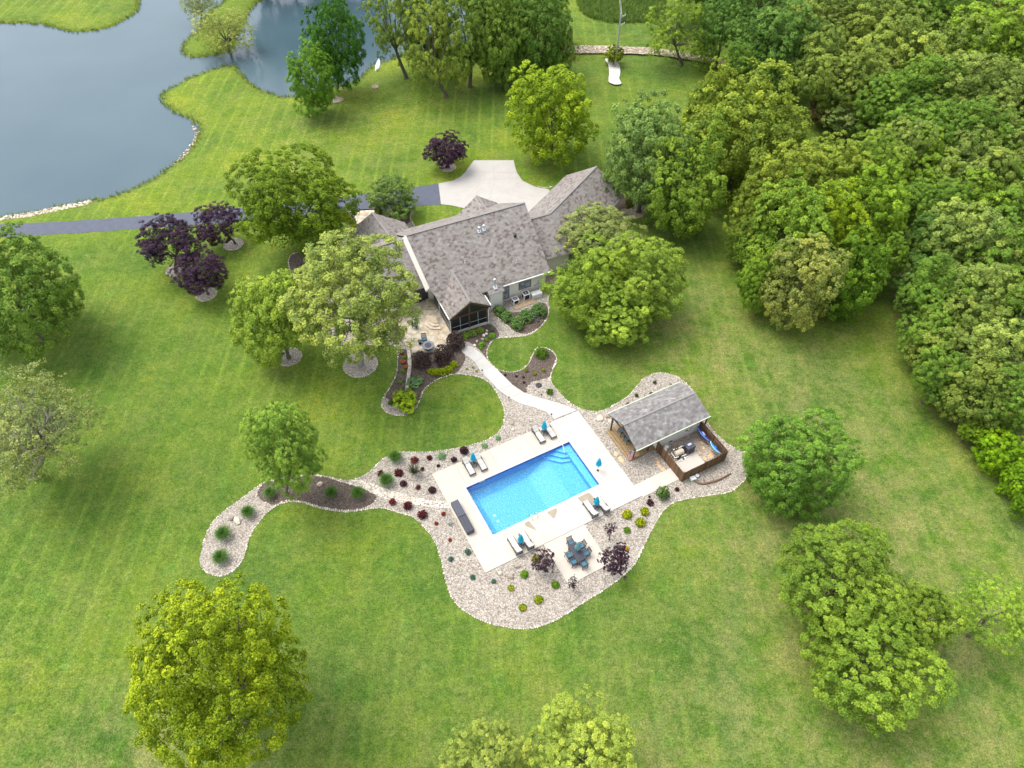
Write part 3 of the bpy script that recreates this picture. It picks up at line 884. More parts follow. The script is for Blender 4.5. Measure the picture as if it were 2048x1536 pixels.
for x in (-1.95, -1.35):
    rail([(x, -PY - .42, TOP), (x, -PY - .38, .55), (x, -PY - .1, .72), (x, -PY + .14, .5), (x, -PY + .2, -0.2), (x, -PY + .16, -1.1)], 'ladder_rail')
mb = MB()
for z in (-.35, -.65, -.95):
    mb.b2(-1.93, -PY + .1, z, -1.37, -PY + .25, z + .03)
mb.build('ladder_rung', M['white'], root)

# deck panels (each poured bay a little different in tone)
U0, U1, V0, V1 = -8.48, 9.12, -6.15, 6.13
mb = MB()
def panels(mb, us, vs_, tone):
    for a, b in zip(us, us[1:]):
        for c, d in zip(vs_, vs_[1:]):
            mb.tone = tone((a + b) / 2, (c + d) / 2)
            P_ = [PP(a + .008, c + .008), PP(b - .008, c + .008), PP(b - .008, d - .008), PP(a + .008, d - .008)]
            mb.prism(P_, -0.12, TOP)
tn = lambda u, v: (1.0 if (u > 0.5 and v < 3) or u > 6 else 0.05) * 0.9 + rng.uniform(0, .1)
panels(mb, [U0, -5.9, -2.0, 2.2, 5.6, U1], [PY, V1], tn)
panels(mb, [U0, -5.0, -0.75, 2.35, 5.9, U1], [V0, -PY], tn)
panels(mb, [U0, -PX], [-PY, 0.2, PY], tn)
panels(mb, [PX, U1], [-PY, 0.3, PY], tn)
mb.prism([PP(U0 + .1, V0 + .1), PP(-PX - .03, V0 + .1), PP(-PX - .03, V1 - .1), PP(U0 + .1, V1 - .1)], -0.15, TOP - 0.03)
tag(mb.build('pool_deck', M['concrete']), 'pale cream concrete pool deck cut into bays', kind='structure')
mb = MB()
for (x0, y0, x1, y1) in ((-PX - .3, -PY - .3, PX + .3, -PY), (-PX - .3, PY, PX + .3, PY + .3), (-PX - .3, -PY, -PX, PY), (PX, -PY, PX + .3, PY)):
    mb.b2(x0, y0, TOP + .002, x1, y1, TOP + .012)
mb.tone = 1.0
mb.t = [1.0] * len(mb.v)
mb.build('coping', M['concrete'], root)
mb = MB()
for a, b in ((-2.25, 0.0), (0.0, 2.3)):
    for c, d in ((-10.82, -8.5), (-8.5, -6.17)):
        mb.tone = rng.uniform(0, .15)
        mb.prism([PP(a + .006, c + .006), PP(b - .006, c + .006), PP(b - .006, d - .006), PP(a + .006, d - .006)], -0.1, 0.07)
tag(mb.build('dining_pad', M['concrete']), 'square concrete pad below the pool deck', kind='structure')
mb = MB()
for a, b in ((9.14, 11.4), (11.41, 13.7)):
    mb.tone = 0.4
    mb.prism([PP(a, -6.3), PP(b, -6.3), PP(b, -4.75), PP(a, -4.75)], -0.1, 0.065)
tag(mb.build('side_walk', M['concrete']), 'short concrete walk to the fenced yard', kind='structure')
Lp = [(923, 703), (935, 713), (950, 725), (962, 745), (980, 762), (997, 780), (1018, 796), (1040, 807.5), (1067, 815), (1092, 824), (1108, 839)]
Rp = [(936, 691), (950, 697), (967, 712), (985, 731), (1005, 750), (1025, 770), (1047, 785), (1072, 794), (1098, 801), (1122, 808), (1154, 821)]
mb = MB()
ribbon_panels(mb, [at(*p) for p in Lp], [at(*p) for p in Rp], -0.08, 0.06, 0.01, [rng.random() for _ in Lp])
tag(mb.build('garden_path', M['walk']), 'curving pale concrete path from patio to pool', kind='structure')
# wet patches on the deck
for pts in ([(1158, 990), (1170, 985), (1180, 987), (1188, 998), (1186, 1010), (1176, 1007), (1168, 1003), (1163, 1004), (1156, 997)],
            [(1095, 1024), (1107, 1016), (1114, 1018), (1113, 1027), (1108, 1037), (1101, 1032)],
            [(1050, 1044), (1056, 1041), (1064, 1049), (1072, 1060), (1058, 1055), (1051, 1051)]):
    mb = MB(); mb.sheet(pxpoly(pts, TOP, 4), TOP + .004)
    tag(mb.build('wet_patch', M['wet']), kind='structure')

# flagstone patio with curved steps and a low stone wall
PATIO = pxpoly([(905, 668), (897, 689), (882, 704), (850, 706), (826, 706), (817, 690), (809, 668), (790, 640), (760, 600), (800, 556), (845, 552), (872, 600)], 0, 1)
mb = MB(); mb.prism(PATIO, -0.05, 0.10)
tag(mb.build('patio', M['flag']), 'tan flagstone patio beside the screened porch', kind='structure')
t = thing('stone_wall', 'low stacked stone wall along the left edge of the patio bed', 'wall', at(818, 700))
mb = MB(); o_ = at(818, 700)
for a, b in zip([(800, 655), (808, 678), (816, 695), (819, 715), (820, 735), (817, 758), (814, 782)], [(808, 678), (816, 695), (819, 715), (820, 735), (817, 758), (814, 782), (815, 786)]):
    p, q = at(*a), at(*b)
    for k in range(5):
        for lay in range(2):
            c = p.lerp(q, (k + .5 * (lay % 2) + .25) / 5)
            mb.tone = rng.random()
            mb.box((c.x - o_.x, c.y - o_.y, 0.08 + lay * .15), (0.42 * rng.uniform(.8, 1.1), (q - p).length / 5 * .95, .145), math.atan2(q.y - p.y, q.x - p.x) - PI / 2 + rng.uniform(-.06, .06))
mb.build('wall_blocks', M['wallstone'], t)
for k, (px, py, r0, lab) in enumerate(((869, 645, 1.5, 'semicircular stone steps against the porch screen wall'), (858, 606, 1.5, 'semicircular stone steps further back by the house wall'))):
    c = at(px, py)
    t = thing('stone_steps', lab, 'steps', c, R(HOUSE_A), 'curved stone steps on the patio')
    for j in range(3):
        rr = r0 - j * .42
        pts = [(-rr * math.sin(a_), rr * math.cos(a_)) for a_ in [PI * i / 14 for i in range(15)]]
        pts = [(x_ + .25, y_) for x_, y_ in pts]
        m_ = MB(); m_.prism(pts, 0.09, 0.24 + j * .14)
        m_.build('step', M['flag'] if j == 2 else M['stone'], t)

# cobbles, riprap, creek rocks
def scatter(name, poly_px, n, r, z, label, cat='stones', mat='edge', seed=1, flat=.7):
    rg = random.Random(seed)
    P_ = [at(x, y, 0) for x, y in poly_px]
    xs = [p.x for p in P_]; ys = [p.y for p in P_]
    pts = np.array([(rg.uniform(min(xs), max(xs)), rg.uniform(min(ys), max(ys))) for _ in range(n * 14)])
    ins = sdist(pts, [(p.x, p.y) for p in P_]) > 0
    mb = MB()
    for (x, y) in pts[ins][:n]:
        mb.tone = rg.random()
        mb.rock((x, y, z), r * rg.uniform(.6, 1.4), rg, flat, 0)
    tag(mb.build(name, M[mat]), label, cat, kind='stuff')
scatter('swale_cobbles', [(700, 960), (735, 964), (760, 974), (795, 985), (850, 1000), (892, 1003), (905, 1014), (880, 1016), (848, 1012), (800, 1004), (765, 996), (722, 974), (700, 969)], 480, 0.10, 0.03, 'white cobbles in a band across the left gravel bed', seed=3)
scatter('riprap', [(-60, 448), (0, 431), (60, 423), (125, 409), (178, 399), (184, 403), (130, 417), (60, 431), (0, 438), (-60, 455)], 420, 0.2, -0.22, 'pale rocks lining the pond edge beside the driveway', mat='stone', seed=5)
scatter('creek_rocks', [(1130, 93), (1160, 96), (1250, 97), (1345, 105), (1400, 116), (1510, 134), (1520, 148), (1470, 146), (1420, 131), (1370, 122), (1320, 114), (1260, 111), (1150, 110)], 1300, 0.15, 0.40, 'tan rocks filling the dry creek behind the utility pole', mat='stone', seed=6)
scatter('shore_stones', [(350, 327), (376, 302), (392, 276), (397, 257), (386, 246), (380, 249), (389, 262), (385, 278), (368, 300), (345, 322)], 90, 0.16, -0.33, 'small stones along the water line of the near pond bay', mat='stone', seed=8)
# ------------------------------------------------------------------ house
def obj(mb, name, mat, parent, sm=False):
    return mb.build(name, [M[m] for m in mat] if isinstance(mat, (list, tuple)) else M[mat], parent, sm)
house = thing('house', 'cream ranch house with large brown grey shingle roof and garage wing', 'house', HP(0, 0, 0), R(HOUSE_A))
S = 0.66
ez = 3.1
rz_ = lambda v: ez + S * v
# walls
mb = MB()
mb.prism([(0.35, 0), (15.0, 0), (15.0, 3.15), (7.7, 7.9), (0.35, 3.15)], -8.6, 0.0, 'x')
mb.prism([(3.2, 0), (15.0, 0), (15.0, 3.15), (7.7, 7.9), (3.2, 5.0)], -13.75, -8.6, 'x')
mb.b2(-20.0, 4.3, 0, -13.76, 10.8, 4.9)
mb.b2(-19.3, 10.79, 0, -13.2, 17.6, 2.7)
mb.b2(0.01, 2.8, 0, 4.6, 11.0, 2.8)
obj(mb, 'wall', 'siding', house)
ga = 33.0
GK = Vector((3.74, 6.99))
gd = Vector((math.cos(R(ga)), math.sin(R(ga)))); gn = Vector((-gd.y, gd.x))
gp = lambda s_, t_, z: (GK.x + gd.x * s_ + gn.x * t_, GK.y + gd.y * s_ + gn.y * t_, z)
mb = MB()
base = [gp(-1.0, -4.2, 0), gp(12.2, -4.2, 0), gp(12.2, 4.2, 0), gp(-1.0, 4.2, 0)]
mb.prism(base, 0, 2.85)
mb.add([gp(12.2, -4.2, 2.85), gp(12.2, 4.2, 2.85), gp(12.2, 0, 5.65), gp(12.0, -4.2, 2.85), gp(12.0, 4.2, 2.85), gp(12.0, 0, 5.65)], [(0, 1, 2), (5, 4, 3), (0, 3, 4, 1), (1, 4, 5, 2), (2, 5, 3, 0)])
obj(mb, 'garage_wall', 'siding', house)
mb = MB()
for s0 in (1.6, 6.6):
    a, b = gp(s0, 4.22, 0.05), gp(s0 + 3.6, 4.22, 0.05)
    c_ = ((a[0] + b[0]) / 2, (a[1] + b[1]) / 2, 1.2)
    mb.box(c_, (3.9, .06, 2.3), R(ga))
obj(mb, 'garage_door', 'white', house)
mb = MB(); mb.b2(-4.9, 14.99, 0, -0.3, 15.9, 2.6); obj(mb, 'entry_wall', 'siding', house)
# roofs
th = 0.2
RZ = rz_(7.7)
mb = MB()
mb.slab([(0.45, -0.05, rz_(-.05)), (0.45, 7.7, RZ), (-15.25, 7.7, RZ), (-14.75, 1.9, rz_(1.9)), (-14.2, 0.4, rz_(.4)), (-8.7, -0.05, rz_(-.05))], th)
mb.slab([(0.45, 7.7, RZ), (0.45, 15.4, ez - .03), (-15.25, 15.4, ez - .03), (-15.25, 7.7, RZ)], th)
# left wing, a step lower
z2 = RZ - 0.42
zf = lambda v: z2 - abs(v - 7.7) * S
mb.slab([(-15.27, 7.7, z2), (-18.6, 7.7, z2), (-20.6, 3.75, zf(3.75)), (-15.27, 3.75, zf(3.75))], th)
mb.slab([(-18.6, 7.7, z2), (-20.3, 11.0, zf(11.0)), (-20.6, 3.75, zf(3.75))], th, (0, 1, 0))
mb.slab([(-15.27, 7.7, z2), (-15.27, 13.0, zf(13.0)), (-16.3, 11.0, zf(11.0)), (-20.3, 11.0, zf(11.0)), (-18.6, 7.7, z2)], th)
# front gable of the left wing
pk, back = (-16.95, 17.4, 5.5), (-16.25, 10.9, 5.5)
mb.slab([pk, back, (-19.9, 11.4, 2.85), (-19.75, 18.6, 2.85)], th, (0, 1, 0))
mb.slab([back, pk, (-12.85, 17.15, 2.85), (-12.75, 14.0, 2.85)], th, (0, 1, 0))
mb.slab([back, (-12.75, 14.0, 2.85), (-12.9, 11.0, 4.4)], th, (0, 1, 0))
mb.slab([pk, (-19.75, 18.6, 2.85), (-12.85, 17.15, 2.85)], th, (1, 0, 0))
# entry gable
mb.slab([(-2.6, 12.4, 4.6), (-2.6, 16.5, 4.5), (-5.55, 15.9, 2.85), (-5.5, 12.6, 2.9)], th, (0, 1, 0))
mb.slab([(-2.6, 16.5, 4.5), (-2.6, 12.4, 4.6), (0.2, 12.6, 2.9), (0.2, 15.95, 2.85)], th, (0, 1, 0))
# porch gable
mb.slab([(-11.5, -2.95, 5.0), (-11.5, 3.1, 5.0), (-14.12, 3.7, 2.92), (-14.10, -2.65, 2.92)], th, (0, 1, 0))
mb.slab([(-11.5, 3.1, 5.0), (-11.5, -2.95, 5.0), (-8.72, -2.35, 2.8), (-8.7, -0.4, 2.8)], th, (0, 1, 0))
# chimney bump
mb.slab([(-8.15, -0.06, 3.0), (-8.15, -0.62, 2.75), (-6.1, -0.62, 2.75), (-6.1, -0.06, 3.0)], .12)
# garage wing
K = (GK.x, GK.y, 6.0); K2 = (0.1, 6.95, 6.0)
F0, B0 = (5.09, 2.3, 2.9), (2.35, 11.65, 2.9)
mb.slab([K2, K, F0, (0.1, 2.3, 2.9)], th, (1, 0, 0))
mb.slab([K, K2, (0.1, 11.65, 2.9), B0], th, (1, 0, 0))
mb.slab([K, gp(12.7, 0, 6.0), gp(12.7, -4.65, 2.9), F0], th, (gd.x, gd.y, 0))
mb.slab([gp(12.7, 0, 6.0), K, B0, gp(12.7, 4.65, 2.9)], th, (gd.x, gd.y, 0))
roof = obj(mb, 'roof', ['roof', 'trim'], house)
mb = MB()
def cap(a, b, w=0.13):
    mb.bar((a[0], a[1], a[2] + .012), (b[0], b[1], b[2] + .012), w * 2, 0.05)
for a, b in (((0.45, 7.7, RZ), (-15.25, 7.7, RZ)), ((-15.3, 7.7, z2), (-18.6, 7.7, z2)), (pk, back), ((-2.6, 16.5, 4.5), (-2.6, 12.6, 4.6)), ((-11.5, -2.9, 5), (-11.5, 3, 5)), (K2, K), (K, gp(12.7, 0, 6.0))):
    cap(a, b)
obj(mb, 'ridge_cap', 'ridge', roof)
mb = MB()  # deep rake board on the left gable and eave gutters
pts = [(-15.28, 7.8, RZ - .02), (-14.78, 1.9, rz_(1.9) - .02)]
a, b = Vector(pts[0]), Vector(pts[1])
for off, w_ in ((0, .26),):
    mb.add([a, b, b + Vector((-.5, 0, -.28)), a + Vector((-.5, 0, -.30)), a - Vector((0, 0, .3)), b - Vector((0, 0, .3)), b + Vector((-.5, 0, -.5)), a + Vector((-.5, 0, -.5))], [(0, 3, 2, 1), (4, 5, 6, 7), (0, 1, 5, 4), (3, 7, 6, 2), (1, 2, 6, 5), (0, 4, 7, 3)])
obj(mb, 'rake_board', 'trim', roof)
for p_, q_, w_ in (((-6.0, -.12, rz_(0) - .13), (0.45, -.12, rz_(0) - .13), .1), ((-14.14, -2.6, 2.82), (-14.16, 3.6, 2.82), .08), ((-8.64, -2.3, 2.70), (-8.64, -0.45, 2.70), .09)):
    mb = MB(); mb.bar(p_, q_, w_, .12); obj(mb, 'gutter', 'white', roof)
for pp in ([(-14.14, -2.62, 2.8), (-14.10, -2.6, 2.6), (-14.03, -2.56, 2.45), (-14.03, -2.56, 0.1)], [(-8.66, -2.3, 2.65), (-9.0, -2.45, 2.4), (-9.12, -2.56, 2.3), (-9.12, -2.56, 0.1)], [(-14.10, 1.0, 2.85), (-14.08, 1.0, 0.1)]):
    mb = MB(); mb.tube(pp, .045, 6); obj(mb, 'downpipe', 'white', house)
# chimney bump, windows, door
mb = MB(); mb.b2(-8.0, -0.42, 0, -6.3, 0.36, 2.72); obj(mb, 'fireplace_chase', 'siding2', house)
mb = MB(); mb.b2(-8.06, -0.47, 0, -7.95, -0.36, 2.7); mb.b2(-6.35, -0.47, 0, -6.24, -0.36, 2.7); mb.b2(-8.06, -0.47, 2.56, -6.24, -0.36, 2.7); obj(mb, 'corner_board', 'trim', house)
def window(x0, x1, z0, z1, y=0.35, mull=1, pane='curtain'):
    m_ = MB(); w_ = .07
    m_.b2(x0, y - .06, z0, x0 + w_, y + .01, z1); m_.b2(x1 - w_, y - .06, z0, x1, y + .01, z1)
    m_.b2(x0 + w_, y - .058, z0, x1 - w_, y + .01, z0 + w_); m_.b2(x0 + w_, y - .058, z1 - w_, x1 - w_, y + .01, z1)
    for k in range(mull):
        xm = x0 + (x1 - x0) * (k + 1) / (mull + 1)
        m_.b2(xm - .03, y - .055, z0 + w_, xm + .03, y + .01, z1 - w_)
    f = obj(m_, 'window', 'fascia', house)
    m_ = MB(); m_.b2(x0 + w_ + .001, y - .02, z0 + w_ + .001, x1 - w_ - .001, y - .012, z1 - w_ - .001)
    obj(m_, 'pane', pane, f)
window(-3.75, -2.05, 1.15, 2.65)
window(-6.05, -5.05, 0.35, 2.6, mull=0)
window(-8.55, -8.1, 0.5, 2.5, mull=0)
window(-16.2, -14.4, 0.3, 2.4, 4.3, 1, 'glass')
window(-19.3, -17.0, 0.6, 2.4, 4.3, 1, 'glass')
mb = MB(); mb.b2(-6.0, .345, 0.05, -5.1, .36, .33); obj(mb, 'door_sill', 'trim', house)
# meter boxes on the wall
mb = MB(); mb.b2(-1.25, 0.2, 1.25, -0.9, 0.35, 1.75); mb.b2(-0.8, 0.22, 1.1, -0.55, 0.35, 1.5); mb.b2(-1.6, 0.22, 1.0, -1.4, 0.35, 1.3); mb.tube([(-1.05, .27, 1.25), (-1.05, .27, .1)], .03); mb.tube([(-0.67, .27, 1.1), (-0.67, .27, .1)], .03)
obj(mb, 'meter_box', 'galv', house)
mb = MB(); mb.tube([(-0.45, 0.15, 0.55), (-0.15, 0.15, .55), (-.1, .15, .2)], .04); mb.lathe([(.16, 0), (.18, .12), (.1, .25)], (-0.3, .1, .5), 10); mb.tube([(-.3, .1, .5), (-.3, .1, 0)], .03)
obj(mb, 'gas_meter', 'slate', house)
# porch: stone curb, timber frame, insect screens
porch = MB()
porch.b2(-14.0, -2.5, 0, -9.15, -2.3, 0.38); porch.b2(-14.0, -2.3, 0, -13.8, 3.3, 0.38); porch.b2(-9.35, -2.3, 0, -9.15, 0.3, 0.38)
obj(porch, 'porch_curb', 'trim', house)
mb = MB()
for x in (-13.88, -11.58, -9.28):
    mb.b2(x - .10, -2.50, .38, x + .10, -2.34, 2.55)
mb.b2(-14.02, -2.51, 2.55, -9.13, -2.33, 2.75)
mb.bar((-14.0, -2.46, 2.80), (-11.5, -2.46, 4.82), .12, .2); mb.bar((-9.0, -2.46, 2.80), (-11.5, -2.46, 4.82), .12, .2)
mb.b2(-11.62, -2.50, 2.75, -11.38, -2.38, 4.7)
for y in (-1.2, 0.1, 1.4):
    mb.b2(-14.01, y - .04, .38, -13.90, y + .04, 2.78)
mb.bar((-14.12, -2.80, 2.84), (-11.5, -3.02, 4.86), .06, .22); mb.bar((-8.74, -2.5, 2.72), (-11.5, -3.02, 4.86), .06, .22)
obj(mb, 'porch_frame', 'wood', house)
mb = MB()
mb.b2(-13.78, -2.42, .385, -11.68, -2.40, 2.545); mb.b2(-11.48, -2.42, .385, -9.38, -2.40, 2.545)
mb.prism([(-13.85, 2.76), (-11.64, 2.76), (-11.64, 4.55)], -2.44, -2.42, 'y'); mb.prism([(-11.36, 2.76), (-9.25, 2.76), (-11.36, 4.55)], -2.44, -2.42, 'y')
mb.b2(-13.99, -2.3, .385, -13.97, 3.3, 2.80); mb.b2(-9.28, -2.3, .385, -9.26, .3, 2.6)
obj(mb, 'insect_screen', 'screen', house)
mb = MB()
for x in (-12.73, -10.43):
    mb.b2(x - .022, -2.45, .385, x + .022, -2.423, 2.545)
mb.b2(-13.78, -2.452, 1.12, -11.68, -2.424, 1.16); mb.b2(-11.48, -2.452, 1.12, -9.38, -2.424, 1.16)
mb.b2(-14.015, -2.3, 1.1, -13.995, 3.3, 1.14)
obj(mb, 'screen_rail', 'greymetal', house)
# roof fittings
def on_roof(px, py):
    best = None
    for k in range(800):
        v = k * .01
        p = at(px, py, rz_(v)); d = Vector((p.x - HOUSE_O[0], p.y - HOUSE_O[1]))
        ca, sa = math.cos(R(HOUSE_A)), math.sin(R(HOUSE_A))
        u_, v_ = d.x * ca + d.y * sa, -d.x * sa + d.y * ca
        if best is None or abs(v_ - v) < best[0]:
            best = (abs(v_ - v), u_, v)
    return best[1], best[2], rz_(best[2])
for px, py in ((958.5, 463), (968, 459)):
    u_, v_, z_ = on_roof(px, py)
    mb = MB(); mb.box((u_, v_, z_ + .03), (.42, .42, .05), 0, math.atan(S)); mb.lathe([(.09, -.05), (.09, .5), (.16, .52), (.17, .66), (.05, .74)], (u_, v_, z_), 12)
    obj(mb, 'roof_vent', 'galv', roof)
u_, v_, z_ = on_roof(1030, 473)
mb = MB(); mb.lathe([(.16, -.1), (.16, .25), (.22, .27), (.22, .36), (.05, .42)], (u_, v_, z_), 12); obj(mb, 'roof_vent', 'black', roof)
for px, py in ((930, 525), (1033, 524)):
    u_, v_, z_ = on_roof(px, py)
    mb = MB(); mb.lathe([(.14, -.05), (.06, .05), (.05, .3)], (u_, v_, z_), 10); obj(mb, 'vent_pipe', 'galv', roof)
u_, v_, z_ = on_roof(990, 574)
mb = MB(); mb.box((u_, v_ - .1, z_ + .03), (.5, .5, .05), 0, math.atan(S)); mb.lathe([(.2, -.05), (.11, .08), (.11, .95), (.17, .97), (.19, 1.12), (.16, 1.3), (.05, 1.36)], (u_, v_, z_), 14)
obj(mb, 'flue', 'galv', roof)
u_, v_, z_ = on_roof(1007, 560)
t = MB(); t.tube([(u_, v_, z_ - .05), (u_, v_, z_ + .35), (u_ - .05, v_ - .1, z_ + .5)], .025)
vs = [(0, 0, 0)]; 
dsh = []
for k in range(14):
    a_ = 2 * PI * k / 14
    dsh.append((u_ - .1 + .30 * math.cos(a_), v_ - .18 - .12 * math.sin(a_), z_ + .52 + .24 * math.sin(a_)))
t.add([(u_ - .08, v_ - .02, z_ + .45)] + dsh, [(0, 1 + k, 1 + (k + 1) % 14) for k in range(14)])
t.tube([(u_ - .1, v_ - .1, z_ + .3), (u_ - .2, v_ - .55, z_ + .4)], .015)
obj(t, 'satellite_dish', 'greymetal', roof)

# ------------------------------------------------------------------ beside the house
def ac(u, v, s_, h, lab):
    t = thing('air_conditioner', lab, 'air conditioner', HP(u, v, 0.0), R(HOUSE_A), 'air conditioning units on the wooden pad')
    mb = MB(); mb.b2(-s_ / 2 + .03, -s_ / 2 + .03, .16, s_ / 2 - .03, s_ / 2 - .03, h - .06); obj(mb, 'coil', 'black', t)
    mb = MB()
    for x in (-1, 1):
        for y in (-1, 1):
            mb.box((x * (s_ / 2 - .05), y * (s_ / 2 - .05), h / 2 + .05), (.12, .12, h - .12))
    mb.b2(-s_ / 2, -s_ / 2, h - .09, s_ / 2, -s_ / 2 + .1, h); mb.b2(-s_ / 2, s_ / 2 - .1, h - .09, s_ / 2, s_ / 2, h); mb.b2(-s_ / 2, -s_ / 2 + .1, h - .09, -s_ / 2 + .1, s_ / 2 - .1, h); mb.b2(s_ / 2 - .1, -s_ / 2 + .1, h - .09, s_ / 2, s_ / 2 - .1, h); mb.b2(-s_ / 2, -s_ / 2, .1, s_ / 2, s_ / 2, .16)
    obj(mb, 'casing', 'white', t)
    mb = MB()
    for k in range(8):
        a_ = PI * k / 8
        mb.bar((-.3 * s_ / .8 * math.cos(a_), -.3 * s_ / .8 * math.sin(a_), h - .03), (.3 * s_ / .8 * math.cos(a_), .3 * s_ / .8 * math.sin(a_), h - .03), .012)
    mb.lathe([(.09, 0), (.09, .04), (.03, .06)], (0, 0, h - .04), 10)
    obj(mb, 'fan_grille', 'galv', t)
o_ = on = None
def house_uv(px, py, z=0):
    p = at(px, py, z); d = Vector((p.x - HOUSE_O[0], p.y - HOUSE_O[1])); ca, sa = math.cos(R(HOUSE_A)), math.sin(R(HOUSE_A))
    return d.x * ca + d.y * sa, -d.x * sa + d.y * ca
mb = MB(); mb.prism([HP(-5.1, -1.75), HP(-2.2, -1.55), HP(-2.2, -.15), HP(-5.1, -.25)], 0, .09)
tag(obj(mb, 'equipment_pad', 'padwood', None), 'tan wooden pad under the air conditioners', 'pad')
u1, v1 = house_uv(1031, 607); ac(u1 + .0, v1 + .1, .78, .78, 'smaller black and white air conditioner nearest the fireplace chase')
u1, v1 = house_uv(1052, 598); ac(u1, v1 + .1, .86, 1.0, 'taller black and white air conditioner between its smaller twin and the generator')
u1, v1 = house_uv(1072, 593)
t = thing('generator', 'white box shaped standby generator with rounded lid by the house wall', 'generator', HP(u1, v1, 0), R(HOUSE_A))
mb = MB(); mb.b2(-.65, -.38, .05, .65, .38, .58); obj(mb, 'body', 'white', t)
mb = MB(); mb.prism([(-.40, .585), (.40, .585), (.40, .66), (.30, .76), (-.30, .76), (-.40, .66)], -.67, .67, 'x'); obj(mb, 'lid', 'white', t)
mb = MB(); mb.b2(-.75, -.48, 0, .75, .48, .05); obj(mb, 'base_slab', 'drive', t)

t = thing('feeder_pole', 'thin black pole with two hanging bird feeders in the shrub bed', 'bird feeder', at(1072, 652))
mb = MB(); mb.tube([(0, 0, 0), (0, 0, 1.9)], .02); mb.tube([(-.25, 0, 1.8), (0, 0, 1.95), (.25, 0, 1.8)], .015); obj(mb, 'pole', 'black', t)
mb = MB(); mb.lathe([(.02, .25), (.16, .15), (.09, .12), (.09, -.1), (.15, -.12), (.15, -.14)], (-.25, 0, 1.5), 10); obj(mb, 'feeder', 'slate', t)
mb = MB(); mb.lathe([(.02, .2), (.22, .08), (.1, .05), (.1, -.12), (.2, -.14), (.2, -.16)], (.25, 0, .95), 10); mb.tube([(.25, 0, 1.8), (.25, 0, 1.1)], .01); obj(mb, 'feeder', 'slate', t)

# patio furniture
t = thing('fire_table', 'round grey fire table on the flagstone patio', 'fire table', at(857, 697, .1))
mb = MB(); mb.lathe([(.35, 0), (.40, .5), (.70, .52), (.72, .58)], (0, 0, 0), 28); obj(mb, 'table_body', 'slate', t)
mb = MB(); mb.lathe([(.70, .581), (.70, .60), (.46, .60), (.45, .59)], (0, 0, 0), 28); obj(mb, 'rim', 'rimgrey', t)
mb = MB(); mb.lathe([(.40, .60), (.40, .64)], (0, 0, 0), 24); mb.box((-.1, .02, .65), (.25, .1, .03)); mb.box((.12, -.05, .65), (.12, .12, .03)); obj(mb, 'burner_cover', 'slate', t)
def armchair(loc, rz, lab, mat='black', pad='bluepad', name='patio_chair', group=None, h=.42):
    t = thing(name, lab, 'chair', loc, rz, group)
    mb = MB(); mb.b2(-.30, -.28, h - .06, .30, .28, h - .02); obj(mb, 'seat', mat, t)
    mb = MB(); mb.b2(-.25, -.24, h - .019, .25, .24, h + .06); obj(mb, 'cushion', pad, t)
    mb = MB()
    for k in range(5):
        x = -.24 + k * .12
        mb.bar((x, .27, h - .05), (x, .42, h + .55), .07, .025)
    mb.bar((-.3, .43, h + .57), (.3, .43, h + .57), .05, .07)
    obj(mb, 'backrest', mat, t)
    for x in (-.28, .28):
        m_ = MB(); m_.bar((x, -.26, 0), (x, -.26, h + .2), .05); obj(m_, 'leg', mat, t)
        m_ = MB(); m_.bar((x, .34, 0), (x, .26, h), .05); obj(m_, 'leg', mat, t)
        m_ = MB(); m_.bar((x, -.3, h + .22), (x, .36, h + .24), .09, .03); obj(m_, 'armrest', mat, t)
    return t
armchair(at(849, 683, .1), R(12), 'black patio chair with pale blue cushion facing the round fire table')
armchair(at(831, 655, .1), R(80), 'black patio chair half hidden under the big grey barked tree')
t = thing('side_table', 'small round dark side table beside the patio chair', 'side table', at(840, 687, .1))
mb = MB(); mb.lathe([(.24, .40), (.27, .42), (.27, .46), (.24, .47)], (0, 0, 0), 16); obj(mb, 'table_top', 'slate', t)
mb = MB(); mb.lathe([(.18, 0), (.14, .2), (.17, .40)], (0, 0, 0), 12); obj(mb, 'pedestal', 'black', t)

# ------------------------------------------------------------------ pool house
t = hut = thing('pool_house', 'small grey roofed pool house with covered wooden deck', 'pool house', HH(0, 0, 0), R(HUT_A))
ev, rv, ezh, rzh = -.55, 2.1, 2.62, 3.78
bv = 4.72
mb = MB(); mb.b2(3.05, -0.12, 0, 8.6, 4.3, 2.5)
mb.prism([(-0.12, 2.5), (4.3, 2.5), (2.1, 3.55)], 3.05, 3.1, 'x'); mb.prism([(-0.12, 2.5), (4.3, 2.5), (2.1, 3.55)], 8.5, 8.6, 'x')
obj(mb, 'wall', 'siding2', t)
mb = MB(); mb.b2(3.02, 1.4, .3, 3.06, 2.5, 2.3); d_ = obj(mb, 'door', 'trim', t)
mb = MB()
mb.slab([(-.12, ev, ezh), (9.25, ev, ezh), (9.0, rv, rzh), (-.12, rv, rzh)], .12)
mb.slab([(-.12, rv, rzh), (9.0, rv, rzh), (9.25, bv, ezh), (-.12, bv, ezh)], .12)
rf = obj(mb, 'roof', ['roof2', 'fascia'], t)
mb = MB(); mb.bar((-.12, rv, rzh + .01), (9.0, rv, rzh + .01), .2, .03); obj(mb, 'ridge_cap', 'ridge2', rf)
mb = MB(); mb.bar((-.14, ev - .06, ezh - .03), (9.27, ev - .06, ezh - .03), .1, .1); obj(mb, 'gutter', 'green_trim', rf)
mb = MB(); mb.bar((-.14, bv + .06, ezh - .03), (9.27, bv + .06, ezh - .03), .1, .1); obj(mb, 'gutter', 'green_trim', rf)
mb = MB()
n = 28
for k in range(n):
    u_ = .02 + k * 3.0 / n
    mb.tone = rng.random()
    mb.b2(u_, .0, .2, u_ + 3.0 / n - .012, 4.4, .26)
dk = obj(mb, 'deck', 'deckwood', t)
mb = MB()
